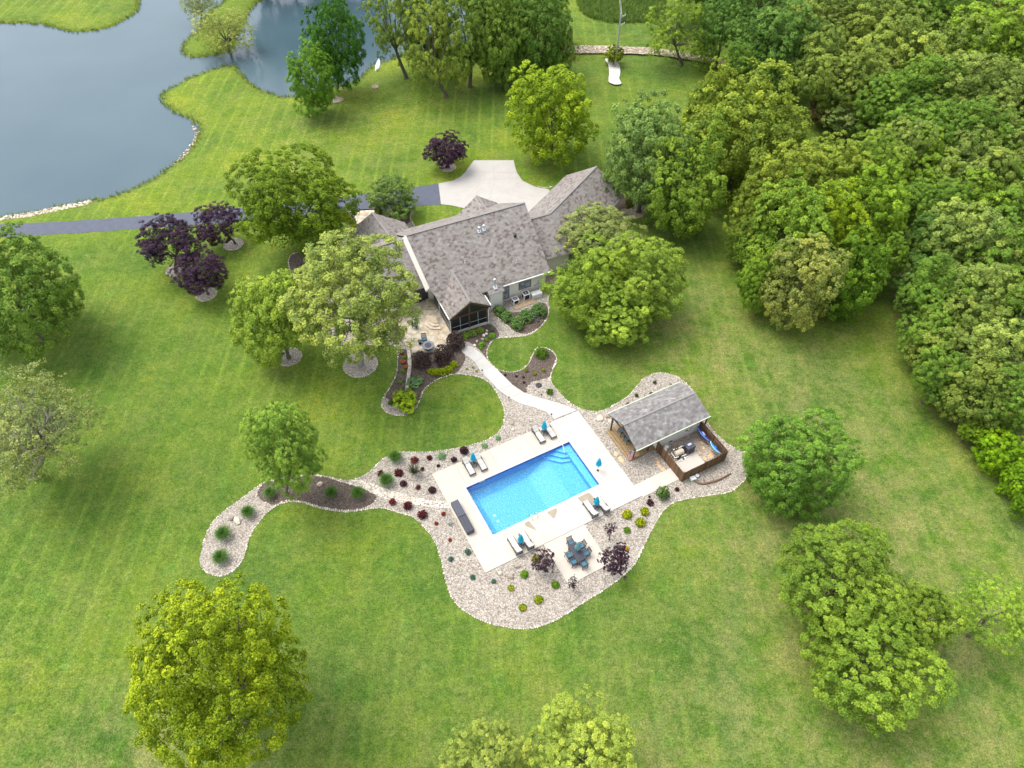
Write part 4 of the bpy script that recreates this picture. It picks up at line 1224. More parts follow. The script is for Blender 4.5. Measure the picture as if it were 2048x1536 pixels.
mb.tone = .6; mb.b2(.0, -.03, 0, 3.04, 0.0, .25); mb.b2(-.03, -.03, 0, 0.0, 4.42, .255)
mb.b2(-.32, .0, 0, -.031, 4.4, .12)
obj(mb, 'deck_skirt', 'deckwood', dk)
for (u_, v_) in ((.15, 4.15), (.25, .08), (2.1, .08)):
    mb = MB(); mb.b2(u_ - .07, v_ - .07, .26, u_ + .07, v_ + .07, 2.62); obj(mb, 'post', 'post', t)
mb = MB(); mb.b2(8.95, -.5, 0, 9.07, -.38, 2.5); obj(mb, 'post', 'post', t)
mb = MB(); mb.b2(.1, .02, 2.44, 3.0, .14, 2.58); mb.b2(.09, .14, 2.44, .21, 4.3, 2.58); obj(mb, 'beam', 'fascia', t)
mb = MB(); mb.tube([(7.4, -.16, 2.3), (7.5, -.16, 1.6), (7.3, -.16, .9), (7.1, -.2, .75)], .015); obj(mb, 'cable', 'black', t)
mb = MB(); mb.b2(4.7, -.2, .35, 5.1, -.121, .42); obj(mb, 'wall_vent', 'black', t)
mb = MB(); mb.b2(6.7, -.18, 1.0, 7.0, -.121, 1.12); obj(mb, 'hose_tap', 'black', t)

for k, (u_, v_, lab) in enumerate(((0.85, 3.2, 'dark chair with pale blue cushion on the pool house deck, far one'), (0.85, 2.05, 'dark chair with pale blue cushion on the pool house deck, near one'))):
    armchair(HH(u_, v_, .26), R(HUT_A - 90), lab, 'slatewood', 'bluepad', 'deck_chair', 'chairs on the pool house deck', .55)
t = thing('side_table', 'small dark table between the two pool house deck chairs', 'side table', HH(1.35, 2.62, .26), R(HUT_A))
mb = MB(); mb.b2(-.25, -.25, .42, .25, .25, .46); obj(mb, 'table_top', 'black', t)
for x in (-.2, .2):
    for y in (-.2, .2):
        mb = MB(); mb.box((x, y, .21), (.04, .04, .42)); obj(mb, 'leg', 'black', t)

# flag hung from the corner post
t = thing('flag', 'red white and blue striped flag drooping from its pole at the deck corner', 'flag', HH(.2, .02, 0.26), R(HUT_A))
mb = MB(); mb.tube([(0, -.08, 1.35), (-.75, -.02, 2.0)], .018); obj(mb, 'flag_pole', 'white', t)
mb = MB()
nu, nv = 14, 8
vs, fs = [], []
for i in range(nu + 1):
    for j in range(nv + 1):
        a_, b_ = i / nu, j / nv
        x = -.66 + .56 * b_ - .20 * a_ + .03 * math.sin(b_ * 14 + a_ * 3)
        y = .00 - .12 * b_ + .05 * math.sin(b_ * 15 + a_ * 2) - .10 * a_
        z = 1.86 - .42 * b_ - 1.30 * a_ + .02 * math.sin(b_ * 9)
        vs.append((x, y, z))
for i in range(nu):
    for j in range(nv):
        k = i * (nv + 1) + j
        fs.append((k, k + nv + 1, k + nv + 2, k + 1))
mb.add(vs, fs)
for fi, f in enumerate(fs):
    mb.uv[fi] = [((k // (nv + 1)) / nu, 1 - (k % (nv + 1)) / nv) for k in f]
obj(mb, 'cloth', 'flagcloth', t, True)

# fence round the equipment yard
t = thing('wooden_fence', 'brown vertical board fence around three sides of the pool equipment yard', 'fence', HH(3.05, -.2, 0), R(HUT_A))
runs = [((0, 0), (0, -4.35)), ((0, -4.35), (5.6, -4.35)), ((5.6, -4.35), (5.6, 0.1))]
for (a, b) in runs:
    a, b = Vector(a), Vector(b); L = (b - a).length; n = int(L / .145); d = (b - a) / L; nr = Vector((d.y, -d.x))
    mb = MB()
    for k in range(n):
        c = a + d * (k + .5) * L / n - nr * 0.0
        mb.tone = rng.random()
        hh = 1.62 + rng.uniform(-.015, .015)
        o2 = nr * .02
        mb.box((c.x + o2.x, c.y + o2.y, hh / 2 + .03), (L / n - .008, .022, hh), math.atan2(d.y, d.x))
    obj(mb, 'board_panel', 'fence', t)
    mb = MB()
    for z in (.35, 1.3):
        mb.bar((a.x - nr.x * .03, a.y - nr.y * .03, z), (b.x - nr.x * .03, b.y - nr.y * .03, z), .04, .09)
    obj(mb, 'rail', 'fence', t)
for (x, y) in ((-.03, .0), (.05, -4.3), (2.8, -4.3), (5.55, -4.3), (5.55, -2.1), (5.55, 0.05)):
    mb = MB(); mb.b2(x - .05 if x else 0, y - .05, 0, x + .05, y + .05, 1.7); obj(mb, 'post', 'fence', t)

mb = MB(); mb.prism([HH(3.2, -4.45), HH(6.6, -4.45), HH(6.6, -2.3), HH(3.2, -2.3)], -.05, .08)
tag(obj(mb, 'equipment_slab', 'concrete', None), kind='structure')
# heater
t = thing('pool_heater', 'dark grey box shaped pool heater in the fenced yard', 'heater', HH(6.0, -1.75, 0.05), R(HUT_A))
mb = MB(); mb.b2(-.5, -.42, .05, .5, .42, .95); obj(mb, 'cabinet', 'slate', t)
mb = MB(); mb.b2(-.52, -.44, .951, .52, .44, 1.03); mb.b2(-.3, -.25, 1.031, .3, .25, 1.07); obj(mb, 'lid', 'slate', t)
mb = MB(); mb.b2(-.22, -.10, 1.071, .22, .12, 1.08); obj(mb, 'label_plate', 'greymetal', t)
# filter + pipes
t = thing('pool_filter', 'tan cylinder pool filter lying among white pipes', 'filter', HH(4.75, -1.75, .05), R(HUT_A))
mb = MB(); mb.tube([(-.55, 0, .45), (-.45, 0, .45), (.45, 0, .45), (.55, 0, .45)], [.18, .33, .33, .18], 18); obj(mb, 'tank', 'tan', t)
mb = MB(); mb.b2(-.4, -.25, 0, .4, .25, .12); obj(mb, 'filter_stand', 'black', t)
mb = MB(); mb.lathe([(.12, 0), (.12, .18), (.05, .2)], (-.1, .3, .6), 10); obj(mb, 'filter_cap', 'black', t)
mb = MB(); mb.tube([(-.5, -.36, .3), (.0, -.40, .3)], .12, 10); obj(mb, 'pump', 'black', t)
mb = MB()
for pp in ([(-.75, .3, .05), (-.75, .3, .9), (-.35, .32, .95), (-.1, .3, .8)], [(.1, .3, .75), (.5, .3, .85), (.8, .25, .8), (.8, -.2, .5)], [(-.8, -.4, .1), (-.8, -.4, .5), (-.4, -.45, .5)], [(.0, -.45, .3), (.5, -.5, .3), (.85, -.45, .35)], [(-.6, -.75, .1), (.2, -.7, .12), (.7, -.75, .1)], [(-.1, -.45, .1), (-.15, -.9, .12)], [(.35, -.5, .12), (.3, -.95, .12)], [(-.75, .3, .5), (-.8, -.4, .5)]):
    mb.tube(pp, .042, 7)
obj(mb, 'pipe', 'white', t)
for x, y, z in ((-.75, .3, .95), (.8, .05, .75), (.1, -.72, .18), (.7, -.5, .4), (-.35, .32, 1.0)):
    mb = MB(); mb.box((x, y, z), (.14, .1, .1), .4); obj(mb, 'valve', 'black', t)
for k, (u_, v_, r_, h_, lab) in enumerate(((3.65, -.75, .22, .45, 'white lidded bucket inside the fence, nearest the board fence'), (4.05, -.55, .22, .45, 'white lidded bucket inside the fence, nearest the wall'), (3.6, -1.45, .18, .4, 'grey lidded bucket beside the pool filter'))):
    t = thing('bucket', lab, 'bucket', HH(u_, v_, .02), 0, 'buckets in the equipment yard')
    mb = MB(); mb.lathe([(r_ * .85, 0), (r_, h_)], (0, 0, 0), 14); obj(mb, 'pail', 'white' if k < 2 else 'galv', t)
    mb = MB(); mb.lathe([(r_ * 1.06, h_), (r_ * 1.06, h_ + .03), (r_ * .8, h_ + .05)], (0, 0, 0), 14); obj(mb, 'lid', 'white' if k < 2 else 'galv', t)
def kayak(u0, v0, u1, v1, w, mat, seat, lab, tip, z0=.25, z1=.45):
    """narrow sit-on hull leaning on its side; its top deck faces the yard"""
    a, b = HH(u0, v0, 0), HH(u1, v1, 0); d = b - a; L = d.length
    t = thing('kayak', lab, 'kayak', (a.x, a.y, 0), math.atan2(d.y, d.x), 'plastic kayaks leaning in the equipment yard')
    n, m = 20, 12
    def ring_pt(s_, q, k=1.0):
        ww = w / 2 * (math.sin(PI * s_) ** .6) * k + .015
        hh = .17 * (math.sin(PI * s_) ** .4) * k + .012
        bow = .10 * (2 * s_ - 1) ** 2
        y_, z_ = ww * math.cos(q), (hh * math.sin(q) if math.sin(q) < 0 else hh * .45 * math.sin(q)) + bow
        c_, s2 = math.cos(tip), math.sin(tip)
        return (s_ * L, -(y_ * c_ - z_ * s2) - .05 * math.sin(PI * s_), z0 + (z1 - z0) * s_ + w * .5 * s2 + y_ * s2 + z_ * c_)
    vs = [ring_pt(i / n, 2 * PI * j / m) for i in range(n + 1) for j in range(m)]
    fs = [(i * m + j, i * m + (j + 1) % m, (i + 1) * m + (j + 1) % m, (i + 1) * m + j) for i in range(n) for j in range(m)]
    mb = MB(); mb.add(vs, fs); obj(mb, 'hull', mat, t, True)
    mb = MB()
    for q in (0.12, PI - 0.12):
        mb.tube([ring_pt(.03 + i / 17 * .94, q, 1.03) for i in range(18)], .02, 6)
    obj(mb, 'rubbing_strip', 'palelilac' if seat else 'canoe', t)
    mb = MB(); mb.tube([ring_pt(.38 + i * .05, PI / 2, 1.05) for i in range(6)], [.08, .13, .14, .14, .12, .06], 10); obj(mb, 'seat', 'palelilac' if seat else 'kayak', t)
kayak(8.15, -0.2, 8.25, -2.3, .85, 'kayak', True, 'deep blue kayak leaning against the fence by the pool house wall', .8, .75, .45)
kayak(8.15, -2.4, 8.2, -4.2, .75, 'kayak2', False, 'bright sky blue kayak leaning in the fence corner', .8, .75, .6)
# outside of the fence
t = thing('driftwood', 'long curved driftwood log lying on gravel outside the fence', 'driftwood', at(1400, 965))
W_ = [at(x, y, .12) - at(1400, 965) for x, y in ((1388, 960), (1395, 965), (1408, 967), (1422, 964), (1436, 960), (1450, 953), (1462, 946))]
mb = MB(); mb.tube(smooth(W_, 4, False), [.06 + .05 * math.sin(PI * (i / 24)) for i in range(25)], 7)
o_ = at(1400, 965)
for a, b in (((1410, 966), (1406, 955)), ((1412, 967), (1420, 974)), ((1428, 962), (1424, 953)), ((1425, 965), (1440, 957))):
    mb.tube([at(*a, .12) - o_, at(*b, .25) - o_], [.05, .02], 6)
obj(mb, 'log', 'driftwood', t)
t = thing('storage_tub', 'pale green plastic tub with white lid outside the fence', 'tub', at(1385, 959), R(HUT_A - 10))
mb = MB(); mb.b2(-.28, -.2, 0, .28, .2, .28); obj(mb, 'box', 'greenplastic', t)
mb = MB(); mb.b2(-.30, -.22, .281, .30, .22, .32); obj(mb, 'lid', 'white', t)
t = thing('bucket', 'white and blue bucket standing outside the fence', 'bucket', at(1393.5, 954))
mb = MB(); mb.lathe([(.16, 0), (.19, .3)], (0, 0, 0), 12); obj(mb, 'pail', 'palelilac', t)
mb = MB(); mb.lathe([(.2, .3), (.2, .33), (.1, .35)], (0, 0, 0), 12); obj(mb, 'lid', 'white', t)

# ------------------------------------------------------------------ pool furniture
def lounger(loc, rz, lab):
    t = thing('sun_lounger', lab, 'sun lounger', loc, rz, 'sun loungers round the pool')
    mb = MB()
    for x in (-.31, .31):
        mb.b2(x - .03, -1.0, .28, x + .03, 1.0, .36)
    for y in (-.97, .97):
        mb.b2(-.28, y - .03, .29, .28, y + .03, .35)
    for k in range(6):
        y = -.85 + k * .25
        mb.b2(-.28, y - .06, .33, .28, y + .06, .35)
    obj(mb, 'frame', 'slatewood', t)
    for x in (-.31, .31):
        for y in (-.9, .85):
            m_ = MB(); m_.b2(x - .035, y - .035, 0, x + .035, y + .035, .28); obj(m_, 'leg', 'slatewood', t)
        m_ = MB(); m_.b2(x - .04, .15, .52, x + .04, .62, .55); m_.b2(x - .03, .18, .36, x + .03, .24, .52); obj(m_, 'armrest', 'slatewood', t)
    mb = MB()
    for k in range(5):
        x = -.24 + k * .12
        mb.bar((x, .40, .37), (x, 1.02, .78), .09, .025)
    mb.bar((-.3, 1.04, .80), (.3, 1.04, .80), .04, .07)
    obj(mb, 'backrest', 'slatewood', t)
    mb = MB()
    mb.b2(-.27, -.98, .361, .27, -.30, .44); mb.b2(-.27, -.28, .361, .27, .36, .44)
    obj(mb, 'mattress', 'cushion', t)
    mb = MB()
    mb.bar((0, .40, .45), (0, .72, .66), .54, .08); mb.bar((0, .735, .67), (0, 1.0, .85), .54, .08)
    obj(mb, 'back_cushion', 'cushion', t)
    return t
def parasol(loc, lab, mat='teal', h=2.15, base=False):
    t = thing('closed_parasol', lab, 'parasol', loc, 0, 'closed parasols round the pool')
    mb = MB(); mb.tube([(0, 0, 0), (0, 0, h + .05)], .022, 8); obj(mb, 'pole', 'slate', t)
    prof = [(.05, h), (.11, h - .15), (.17, h - .55), (.23, h - .95), (.26, h - 1.15), (.15, h - 1.18)]
    n = 20; vs, fs = [], []
    for i, (r_, z) in enumerate(prof):
        for j in range(n):
            a_ = 2 * PI * j / n
            rr = r_ * (1 + .28 * (1 if j % 2 else -1) * min(1, i / 2))
            vs.append((rr * math.cos(a_ + i * .12), rr * math.sin(a_ + i * .12), z))
    for i in range(len(prof) - 1):
        for j in range(n):
            fs.append((i * n + j, i * n + (j + 1) % n, (i + 1) * n + (j + 1) % n, (i + 1) * n + j))
    mb = MB(); mb.add(vs, fs); obj(mb, 'canopy', mat, t)
    mb = MB(); mb.lathe([(.04, h), (.05, h + .05), (.015, h + .12)], (0, 0, 0), 8); obj(mb, 'finial', mat, t)
    mb = MB(); mb.lathe([(.13, 0), (.13, .04), (.05, .07)] if base else [(.12, 0), (.12, .02), (.03, .04)], (0, 0, 0), 14); obj(mb, 'base', 'black', t)
    return t
def small_table(loc, rz, lab):
    t = thing('side_table', lab, 'side table', loc, rz, 'side tables between the loungers')
    mb = MB()
    for k in range(5):
        mb.b2(-.26 + k * .105, -.26, .42, -.26 + k * .105 + .095, .26, .45)
    obj(mb, 'table_top', 'slatewood', t)
    for x in (-.21, .21):
        for y in (-.21, .21):
            m_ = MB(); m_.box((x, y, .21), (.05, .05, .42)); obj(m_, 'leg', 'slatewood', t)
    return t
def puv(px, py, z=TOP):
    p = at(px, py, z)
    return p
sets = [  # lounger centres, table, parasol, facing, text
 ((937.5, 934), (961, 925), (947.5, 926), 0, 'at the upper left side of the pool', 'the left deck corner', 'the right deck corner'),
 ((1077, 870), (1099, 861), (1088.5, 863), 0, 'near the garden path', 'the left deck edge', 'the handrail'),
 ((1181, 1018), (1204, 1009), (1192.5, 1013), 180, 'on the lower right deck', 'the large wet patch', 'the right deck corner'),
 ((1030, 1091), (1053, 1081), (1042, 1088), 180, 'below the pool ladder', 'the bottom deck corner', 'the dining pad'),
]
for i, (a, b, c, f, place, n1, n2) in enumerate(sets):
    for q, nn in ((a, n1), (b, n2)):
        lounger(puv(q[0], q[1], TOP + .3).xy.to_3d() + Vector((0, 0, TOP)), R(POOL_A + f), 'beige lounger %s, nearer %s' % (place, nn))
    pt = puv(c[0], c[1], TOP + .4); pt.z = TOP
    small_table(pt, R(POOL_A), 'small dark slatted table between the loungers ' + place)
    p2 = pt + Vector((0, 0, 0))
    off = PP(-.02, .02) - PP(0, 0)
    parasol(pt + off + Vector((0, 0, .46)), 'closed teal parasol standing in the table ' + place, 'teal', 1.75)
parasol(puv(1195.4, 941), 'closed teal parasol standing alone on the deck right of the pool', 'teal', 2.2, True)
for k, (u_, v_, lab) in enumerate(((-8.05, 0.95, 'dark grey slatted deck box on the left pool deck, farther one'), (-8.05, -0.95, 'dark grey slatted deck box on the left pool deck, nearer one'))):
    t = thing('deck_box', lab, 'storage box', PP(u_ + .15, v_ - .05, TOP), R(POOL_A), 'deck boxes along the left side of the pool')
    mb = MB(); mb.b2(-.38, -.90, .02, .38, .90, .58); obj(mb, 'body', 'slate', t)
    mb = MB()
    for j in range(4):
        mb.tone = rng.random()
        mb.b2(-.40 + j * .2, -.92, .581, -.40 + j * .2 + .192, .92, .64)
    obj(mb, 'lid', 'slatewood' if k else 'slate', t)
# dining set
dc = at(1154, 1104, .75)
t = thing('dining_table', 'long dark plank dining table on the square concrete pad', 'dining table', (dc.x, dc.y, .07), R(POOL_A))
mb = MB()
for j in range(7):
    mb.tone = rng.random()
    mb.b2(-.46 + j * .132, -.95, .70, -.46 + j * .132 + .124, .95, .74)
mb.b2(-.44, -.93, .64, .44, .93, .699)
obj(mb, 'table_top', 'slatewood', t)
for x in (-.38, .38):
    for y in (-.8, .8):
        mb = MB(); mb.b2(x - .045, y - .045, 0, x + .045, y + .045, .64); obj(mb, 'leg', 'slatewood', t)
D = frame((dc.x, dc.y), POOL_A)
for (x, y, a, lab) in ((-.72, .15, 90, 'dining chair on the left side of the table, upper one'), (-.72, -.62, 90, 'dining chair on the left side of the table, lower one'),
                       (.75, .45, -90, 'dining chair on the right side of the table, upper one'), (.75, -.42, -90, 'dining chair on the right side of the table, lower one'),
                       (.0, -1.22, 180, 'dining chair at the lower end of the table'), (.05, 1.15, 0, 'dining chair pushed in at the upper end of the table')):
    armchair(D(x, y, .07), R(POOL_A + a), 'dark ' + lab, 'slatewood', 'bluepad', 'dining_chair', 'chairs round the dining table')
parasol(D(.12, .12, .81), 'closed pale patterned parasol in the dining table', 'pattern', 1.55)

# path lights
for k, (px, py, lab) in enumerate(((964.5, 746, 'beside the path near the mulch bed with purple bushes'), (1018, 800, 'on the left of the path at its bend'), (1083, 795, 'on the right of the path by the gravel'), (1102.5, 834, 'where the path meets the pool deck'))):
    t = thing('path_light', 'small black path light ' + lab, 'path light', at(px, py), 0, 'lights along the garden path')
    mb = MB(); mb.tube([(0, 0, 0), (0, 0, .5)], .018); obj(mb, 'stem', 'black', t)
    mb = MB(); mb.lathe([(.11, .5), (.09, .54), (.02, .6)], (0, 0, 0), 10); obj(mb, 'shade', 'black', t)
t = thing('drain_cover', 'round black cover lying in the gravel beside the path', 'cover', at(1077.5, 771))
mb = MB(); mb.lathe([(.36, 0), (.36, .06), (.30, .09), (.05, .10)], (0, 0, 0), 20); obj(mb, 'lid', 'black', t)

# boulders and stepping stones
def rocks(lst, name, cat, group, mat, flat, sub=2):
    for k, (px, py, r_, lab) in enumerate(lst):
        c = at(px, py); rr = r_ * proj(c)[2] / FPX
        mb = MB(); mb.tone = rng.random(); mb.rock((0, 0, rr * flat * .45), rr, random.Random(k * 7 + len(lab)), flat, sub)
        o = obj(mb, name, mat, None); o.location = c
        tag(o, lab, cat, group)
rocks([(1000, 1147, 5.5, 'tan boulder nearest the bottom corner of the pool deck'), (1021, 1153, 6.5, 'reddish white boulder in the lower gravel, middle of three'), (1035.5, 1133, 5.5, 'dark red boulder below the parasol loungers'),
       (463, 1038, 6, 'brown boulder between dark grass clumps in the gravel tail'), (475, 1042, 7.5, 'flat tan boulder beside the brown one in the gravel tail'),
       (640, 969, 6, 'tan boulder in the mulch under the round lawn tree'), (1199.5, 838, 6.5, 'large white boulder left of the pool house roof'), (1220.6, 844, 5, 'low tan boulder beside the pool house deck'),
       (1216, 832, 5, 'brown boulder tucked under the pool house roof corner'), (1024, 847.5, 4.5, 'white round stone in gravel left of the upper loungers'), (1026, 860, 4, 'smaller white stone below the white round one')],
      'boulder', 'boulder', 'boulders in the gravel beds', 'stone', .7)
rocks([(974, 661.5, 2.6, 'pale rock nearest the porch, top of the curved row'), (972.6, 668, 3, 'pale rock second from the porch in the curved row'), (967.4, 671, 3.2, 'white rock third in the curved row by the porch'), (965, 679, 3.2, 'pale rock fourth in the curved row by the porch'), (954, 683, 3.2, 'tan rock fifth in the curved row, near the path'), (949, 691, 3.6, 'tan rock at the path end of the curved row')],
      'rock', 'rock', 'curved row of rocks in the porch mulch bed', 'edge', .6)
rocks([(1232, 908, 6, 'orange slab nearest the deck steps of the pool house'), (1242, 919, 6, 'orange slab between the flag and the pool deck'), (1313, 917, 4, 'small stepping stone nearest the fence post'), (1316, 924, 4, 'stepping stone second from the fence post'), (1318, 931.6, 4.2, 'stepping stone third from the fence post'), (1326, 938.5, 5.5, 'pale stepping stone beside the concrete walk'),
       (1404, 885, 4, 'round orange stone inside the fence, farthest'), (1407, 895.5, 3.2, 'small orange stone inside the fence, second'), (1410, 917, 4.5, 'orange stone inside the fence beside the slab'), (1422, 912, 5, 'orange brown stone inside the fence near the kayak')],
      'stepping_stone', 'stepping stone', 'orange stones by the pool house', 'orange_stone', .22)

# utility pole with wires, canoe
pb = at(1230, 134)
t = thing('utility_pole', 'tall grey wooden utility pole with two insulator arms', 'utility pole', pb)
mb = MB(); mb.tube([(0, 0, -.2), (0, 0, 5), (0, 0, 9.3)], [.20, .17, .13], 10); obj(mb, 'post', 'pole', t)
for z in (9.0, 7.6):
    mb = MB(); mb.bar((0, 0, z - .35), (.75, 0, z), .08); mb.bar((0, 0, z), (.8, 0, z + .05), .08); mb.lathe([(.04, 0), (.10, .06), (.05, .12), (.10, .18), (.03, .25)], (.78, 0, z + .05), 8); obj(mb, 'arm', 'galv', t)
mb = MB()
for dx, z in ((0, 9.25), (.45, 9.3)):
    mb.tube([(dx * .3, 0, z), (dx + 2, 40, z + 1.0), (dx + 5, 90, z + 4)], .025, 5)
obj(mb, 'wire', 'greymetal', t)
a, b = at(758, 121, .1), at(753, 141, .1)
d = b - a
t = thing('canoe', 'white upturned canoe lying on the pond bank', 'canoe', ((a + b) / 2).xy.to_3d() + Vector((0, 0, -.12)), math.atan2(d.y, d.x))
L = 4.4
mb = MB(); vs, fs = [], []
n, m = 18, 11
for i in range(n + 1):
    s_ = i / n; w_ = .45 * math.sin(PI * s_) ** .6 + .01; h_ = .42 + .12 * abs(2 * s_ - 1) ** 3
    for j in range(m):
        q = PI * j / (m - 1)
        vs.append(((s_ - .5) * L, w_ * math.cos(q), h_ * math.sin(q) ** .7))
for i in range(n):
    for j in range(m - 1):
        c = i * m + j; fs.append((c, c + m, c + m + 1, c + 1))
mb.add(vs, fs); obj(mb, 'hull', 'canoe', t, True)
mb = MB(); mb.tube([((i / 16 - .5) * L, 0, .44 + .12 * abs(i / 8 - 1) ** 3) for i in range(17)], .03, 6); obj(mb, 'keel', 'galv', t)
# ------------------------------------------------------------------ vegetation
def unit(n, rg):
    v = rg.normal(size=(n, 3))
    return v / np.linalg.norm(v, axis=1, keepdims=True)

def quads_mesh(name, C, N, L, W, tone, rg, mat):
    """rhombic leaves: centres C, normals N, half length L, half width W"""
    n = len(C)
    T = rg.normal(size=(n, 3)); T -= N * (T * N).sum(1, keepdims=True); T /= np.linalg.norm(T, axis=1, keepdims=True)
    B = np.cross(N, T)
    L = L[:, None]; W = W[:, None]
    V = np.stack([C - T * L, C + B * W, C + T * L, C - B * W], 1).reshape(-1, 3)
    me = bpy.data.meshes.new(name)
    me.vertices.add(4 * n); me.vertices.foreach_set('co', V.astype('f').ravel())
    me.loops.add(4 * n); me.loops.foreach_set('vertex_index', np.arange(4 * n))
    me.polygons.add(n); me.polygons.foreach_set('loop_start', np.arange(0, 4 * n, 4)); me.polygons.foreach_set('loop_total', np.full(n, 4))
    me.update(calc_edges=True)
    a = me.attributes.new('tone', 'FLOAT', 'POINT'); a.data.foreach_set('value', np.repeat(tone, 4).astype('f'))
    me.materials.append(mat)
    return me

def crown_mesh(name, seed, lobes=16, lobe_r=.42, spread=.62, clumps=520, per=36, leaf=.045, clump_r=.085, inner=.15, low=-.55, tips=.5, jag=.06, vase=0.0, mat='leaf', sep=.95, fill=0):
    """unit crown: big lobes, each carrying separate domes of small leaves with gaps between the domes"""
    rg = np.random.RandomState(seed)
    D = []
    k = 0
    while len(D) < lobes and k < 4000:
        d = unit(1, rg)[0]; k += 1
        if d[2] < low:
            continue
        if all(np.dot(d, e) < 1 - 1.35 / lobes for e in D) or k > 3000:
            D.append(d)
    D = np.array(D)
    LR = lobe_r * rg.uniform(.66, 1.28, len(D))
    LC = D * (spread * rg.uniform(.80, 1.14, len(D)))[:, None]
    if vase:
        LC[:, :2] *= (1 + vase * LC[:, 2:3])
    LC = np.vstack([LC, [[0, 0, .05]]]); LR = np.append(LR, .5)
    lt = rg.uniform(-.15, .15, len(LC))
    cc, cn, ct, cr = np.zeros((0, 3)), [], [], []
    tries = 0
    while len(cc) < clumps and tries < clumps * 14:
        tries += 1
        i = rg.randint(len(LC))
        d = unit(1, rg)[0]
        p = LC[i] + d * LR[i] * rg.uniform(.88, 1.04)
        if rg.rand() > inner:
            if (np.linalg.norm(p - LC, axis=1) < LR * .88)[np.arange(len(LC)) != i].any():
                continue
        if p[2] < low - .1 and rg.rand() < .7:
            continue
        r_ = clump_r * rg.uniform(.6, 1.45)
        if len(cc) and np.linalg.norm(cc - p, axis=1).min() < r_ * sep:
            continue
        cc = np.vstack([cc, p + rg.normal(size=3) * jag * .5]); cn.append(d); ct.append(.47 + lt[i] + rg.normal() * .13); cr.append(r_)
    clumps = len(cc)
    cn, ct, cr = np.array(cn), np.array(ct), np.array(cr)
    kh = .95 / np.percentile(np.hypot(cc[:, 0], cc[:, 1]), 95)
    kv = .95 / np.percentile(np.abs(cc[:, 2]), 97)
    S3 = np.array([kh, kh, kv])
    cc = cc * S3; LC = LC * S3
    cnt = np.maximum(4, per * (cr / clump_r) ** 1.8).astype(int)
    ci = np.repeat(np.arange(clumps), cnt)
    n = len(ci)
    out = cc / np.maximum(.2, np.linalg.norm(cc, axis=1, keepdims=True))
    d = unit(n, rg) + (cn * .55 + out * .5)[ci] + np.array([0, 0, .42]); d /= np.linalg.norm(d, axis=1, keepdims=True)
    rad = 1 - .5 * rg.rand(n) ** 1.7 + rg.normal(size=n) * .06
    el = 1 + .35 * (d * out[ci]).sum(1) ** 2
    C = cc[ci] + d * (cr[ci] * rad * el)[:, None]
    N = d + unit(n, rg) * .6 + np.array([0, 0, .2]); N /= np.linalg.norm(N, axis=1, keepdims=True)
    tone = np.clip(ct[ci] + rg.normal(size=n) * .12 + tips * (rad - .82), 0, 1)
    s = leaf * rg.uniform(.6, 1.3, n)
    if fill:
        F_ = unit(fill, rg) * (rg.uniform(.35, .85, fill) ** .6)[:, None] * S3 * np.array([.9, .9, .85])
        F_ = F_[F_[:, 2] > low]
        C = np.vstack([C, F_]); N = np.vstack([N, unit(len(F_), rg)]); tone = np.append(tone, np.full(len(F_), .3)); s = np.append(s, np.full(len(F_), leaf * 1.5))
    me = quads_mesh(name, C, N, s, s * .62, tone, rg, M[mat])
    return me, LC, LR

PROTO = {}
def proto(kind, *args, **kw):
    PROTO.setdefault(kind, []).append(crown_mesh(kind + '_crown', *args, **kw))
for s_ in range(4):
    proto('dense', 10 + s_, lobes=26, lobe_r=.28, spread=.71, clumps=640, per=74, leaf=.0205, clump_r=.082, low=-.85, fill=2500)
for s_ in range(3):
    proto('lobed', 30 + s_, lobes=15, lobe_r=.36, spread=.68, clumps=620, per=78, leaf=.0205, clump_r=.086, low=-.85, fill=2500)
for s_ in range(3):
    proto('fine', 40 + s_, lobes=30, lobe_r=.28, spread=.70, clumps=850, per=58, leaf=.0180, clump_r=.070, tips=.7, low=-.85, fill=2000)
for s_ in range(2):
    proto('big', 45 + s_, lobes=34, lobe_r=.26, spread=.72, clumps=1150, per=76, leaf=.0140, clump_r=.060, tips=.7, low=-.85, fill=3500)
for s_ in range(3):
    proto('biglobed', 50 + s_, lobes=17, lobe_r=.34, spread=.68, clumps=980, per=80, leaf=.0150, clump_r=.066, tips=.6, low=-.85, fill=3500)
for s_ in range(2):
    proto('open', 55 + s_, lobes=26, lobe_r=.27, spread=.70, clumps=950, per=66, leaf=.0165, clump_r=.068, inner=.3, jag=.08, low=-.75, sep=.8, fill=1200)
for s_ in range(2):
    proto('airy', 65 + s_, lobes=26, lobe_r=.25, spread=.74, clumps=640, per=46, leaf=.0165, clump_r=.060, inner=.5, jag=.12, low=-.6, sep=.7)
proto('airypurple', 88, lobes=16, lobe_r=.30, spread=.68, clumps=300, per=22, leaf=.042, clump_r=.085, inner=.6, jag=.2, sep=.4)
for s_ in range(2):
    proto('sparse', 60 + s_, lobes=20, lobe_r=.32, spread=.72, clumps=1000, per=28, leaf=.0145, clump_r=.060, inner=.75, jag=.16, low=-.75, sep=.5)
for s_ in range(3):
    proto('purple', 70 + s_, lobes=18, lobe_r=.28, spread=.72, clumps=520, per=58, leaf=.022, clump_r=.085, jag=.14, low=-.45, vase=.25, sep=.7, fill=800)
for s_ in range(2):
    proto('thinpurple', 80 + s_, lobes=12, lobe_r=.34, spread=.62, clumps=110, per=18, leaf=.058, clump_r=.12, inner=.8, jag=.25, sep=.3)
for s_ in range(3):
    proto('bush', 90 + s_, lobes=14, lobe_r=.42, spread=.52, clumps=170, per=40, leaf=.060, clump_r=.13, low=-.2, sep=.6, fill=400)
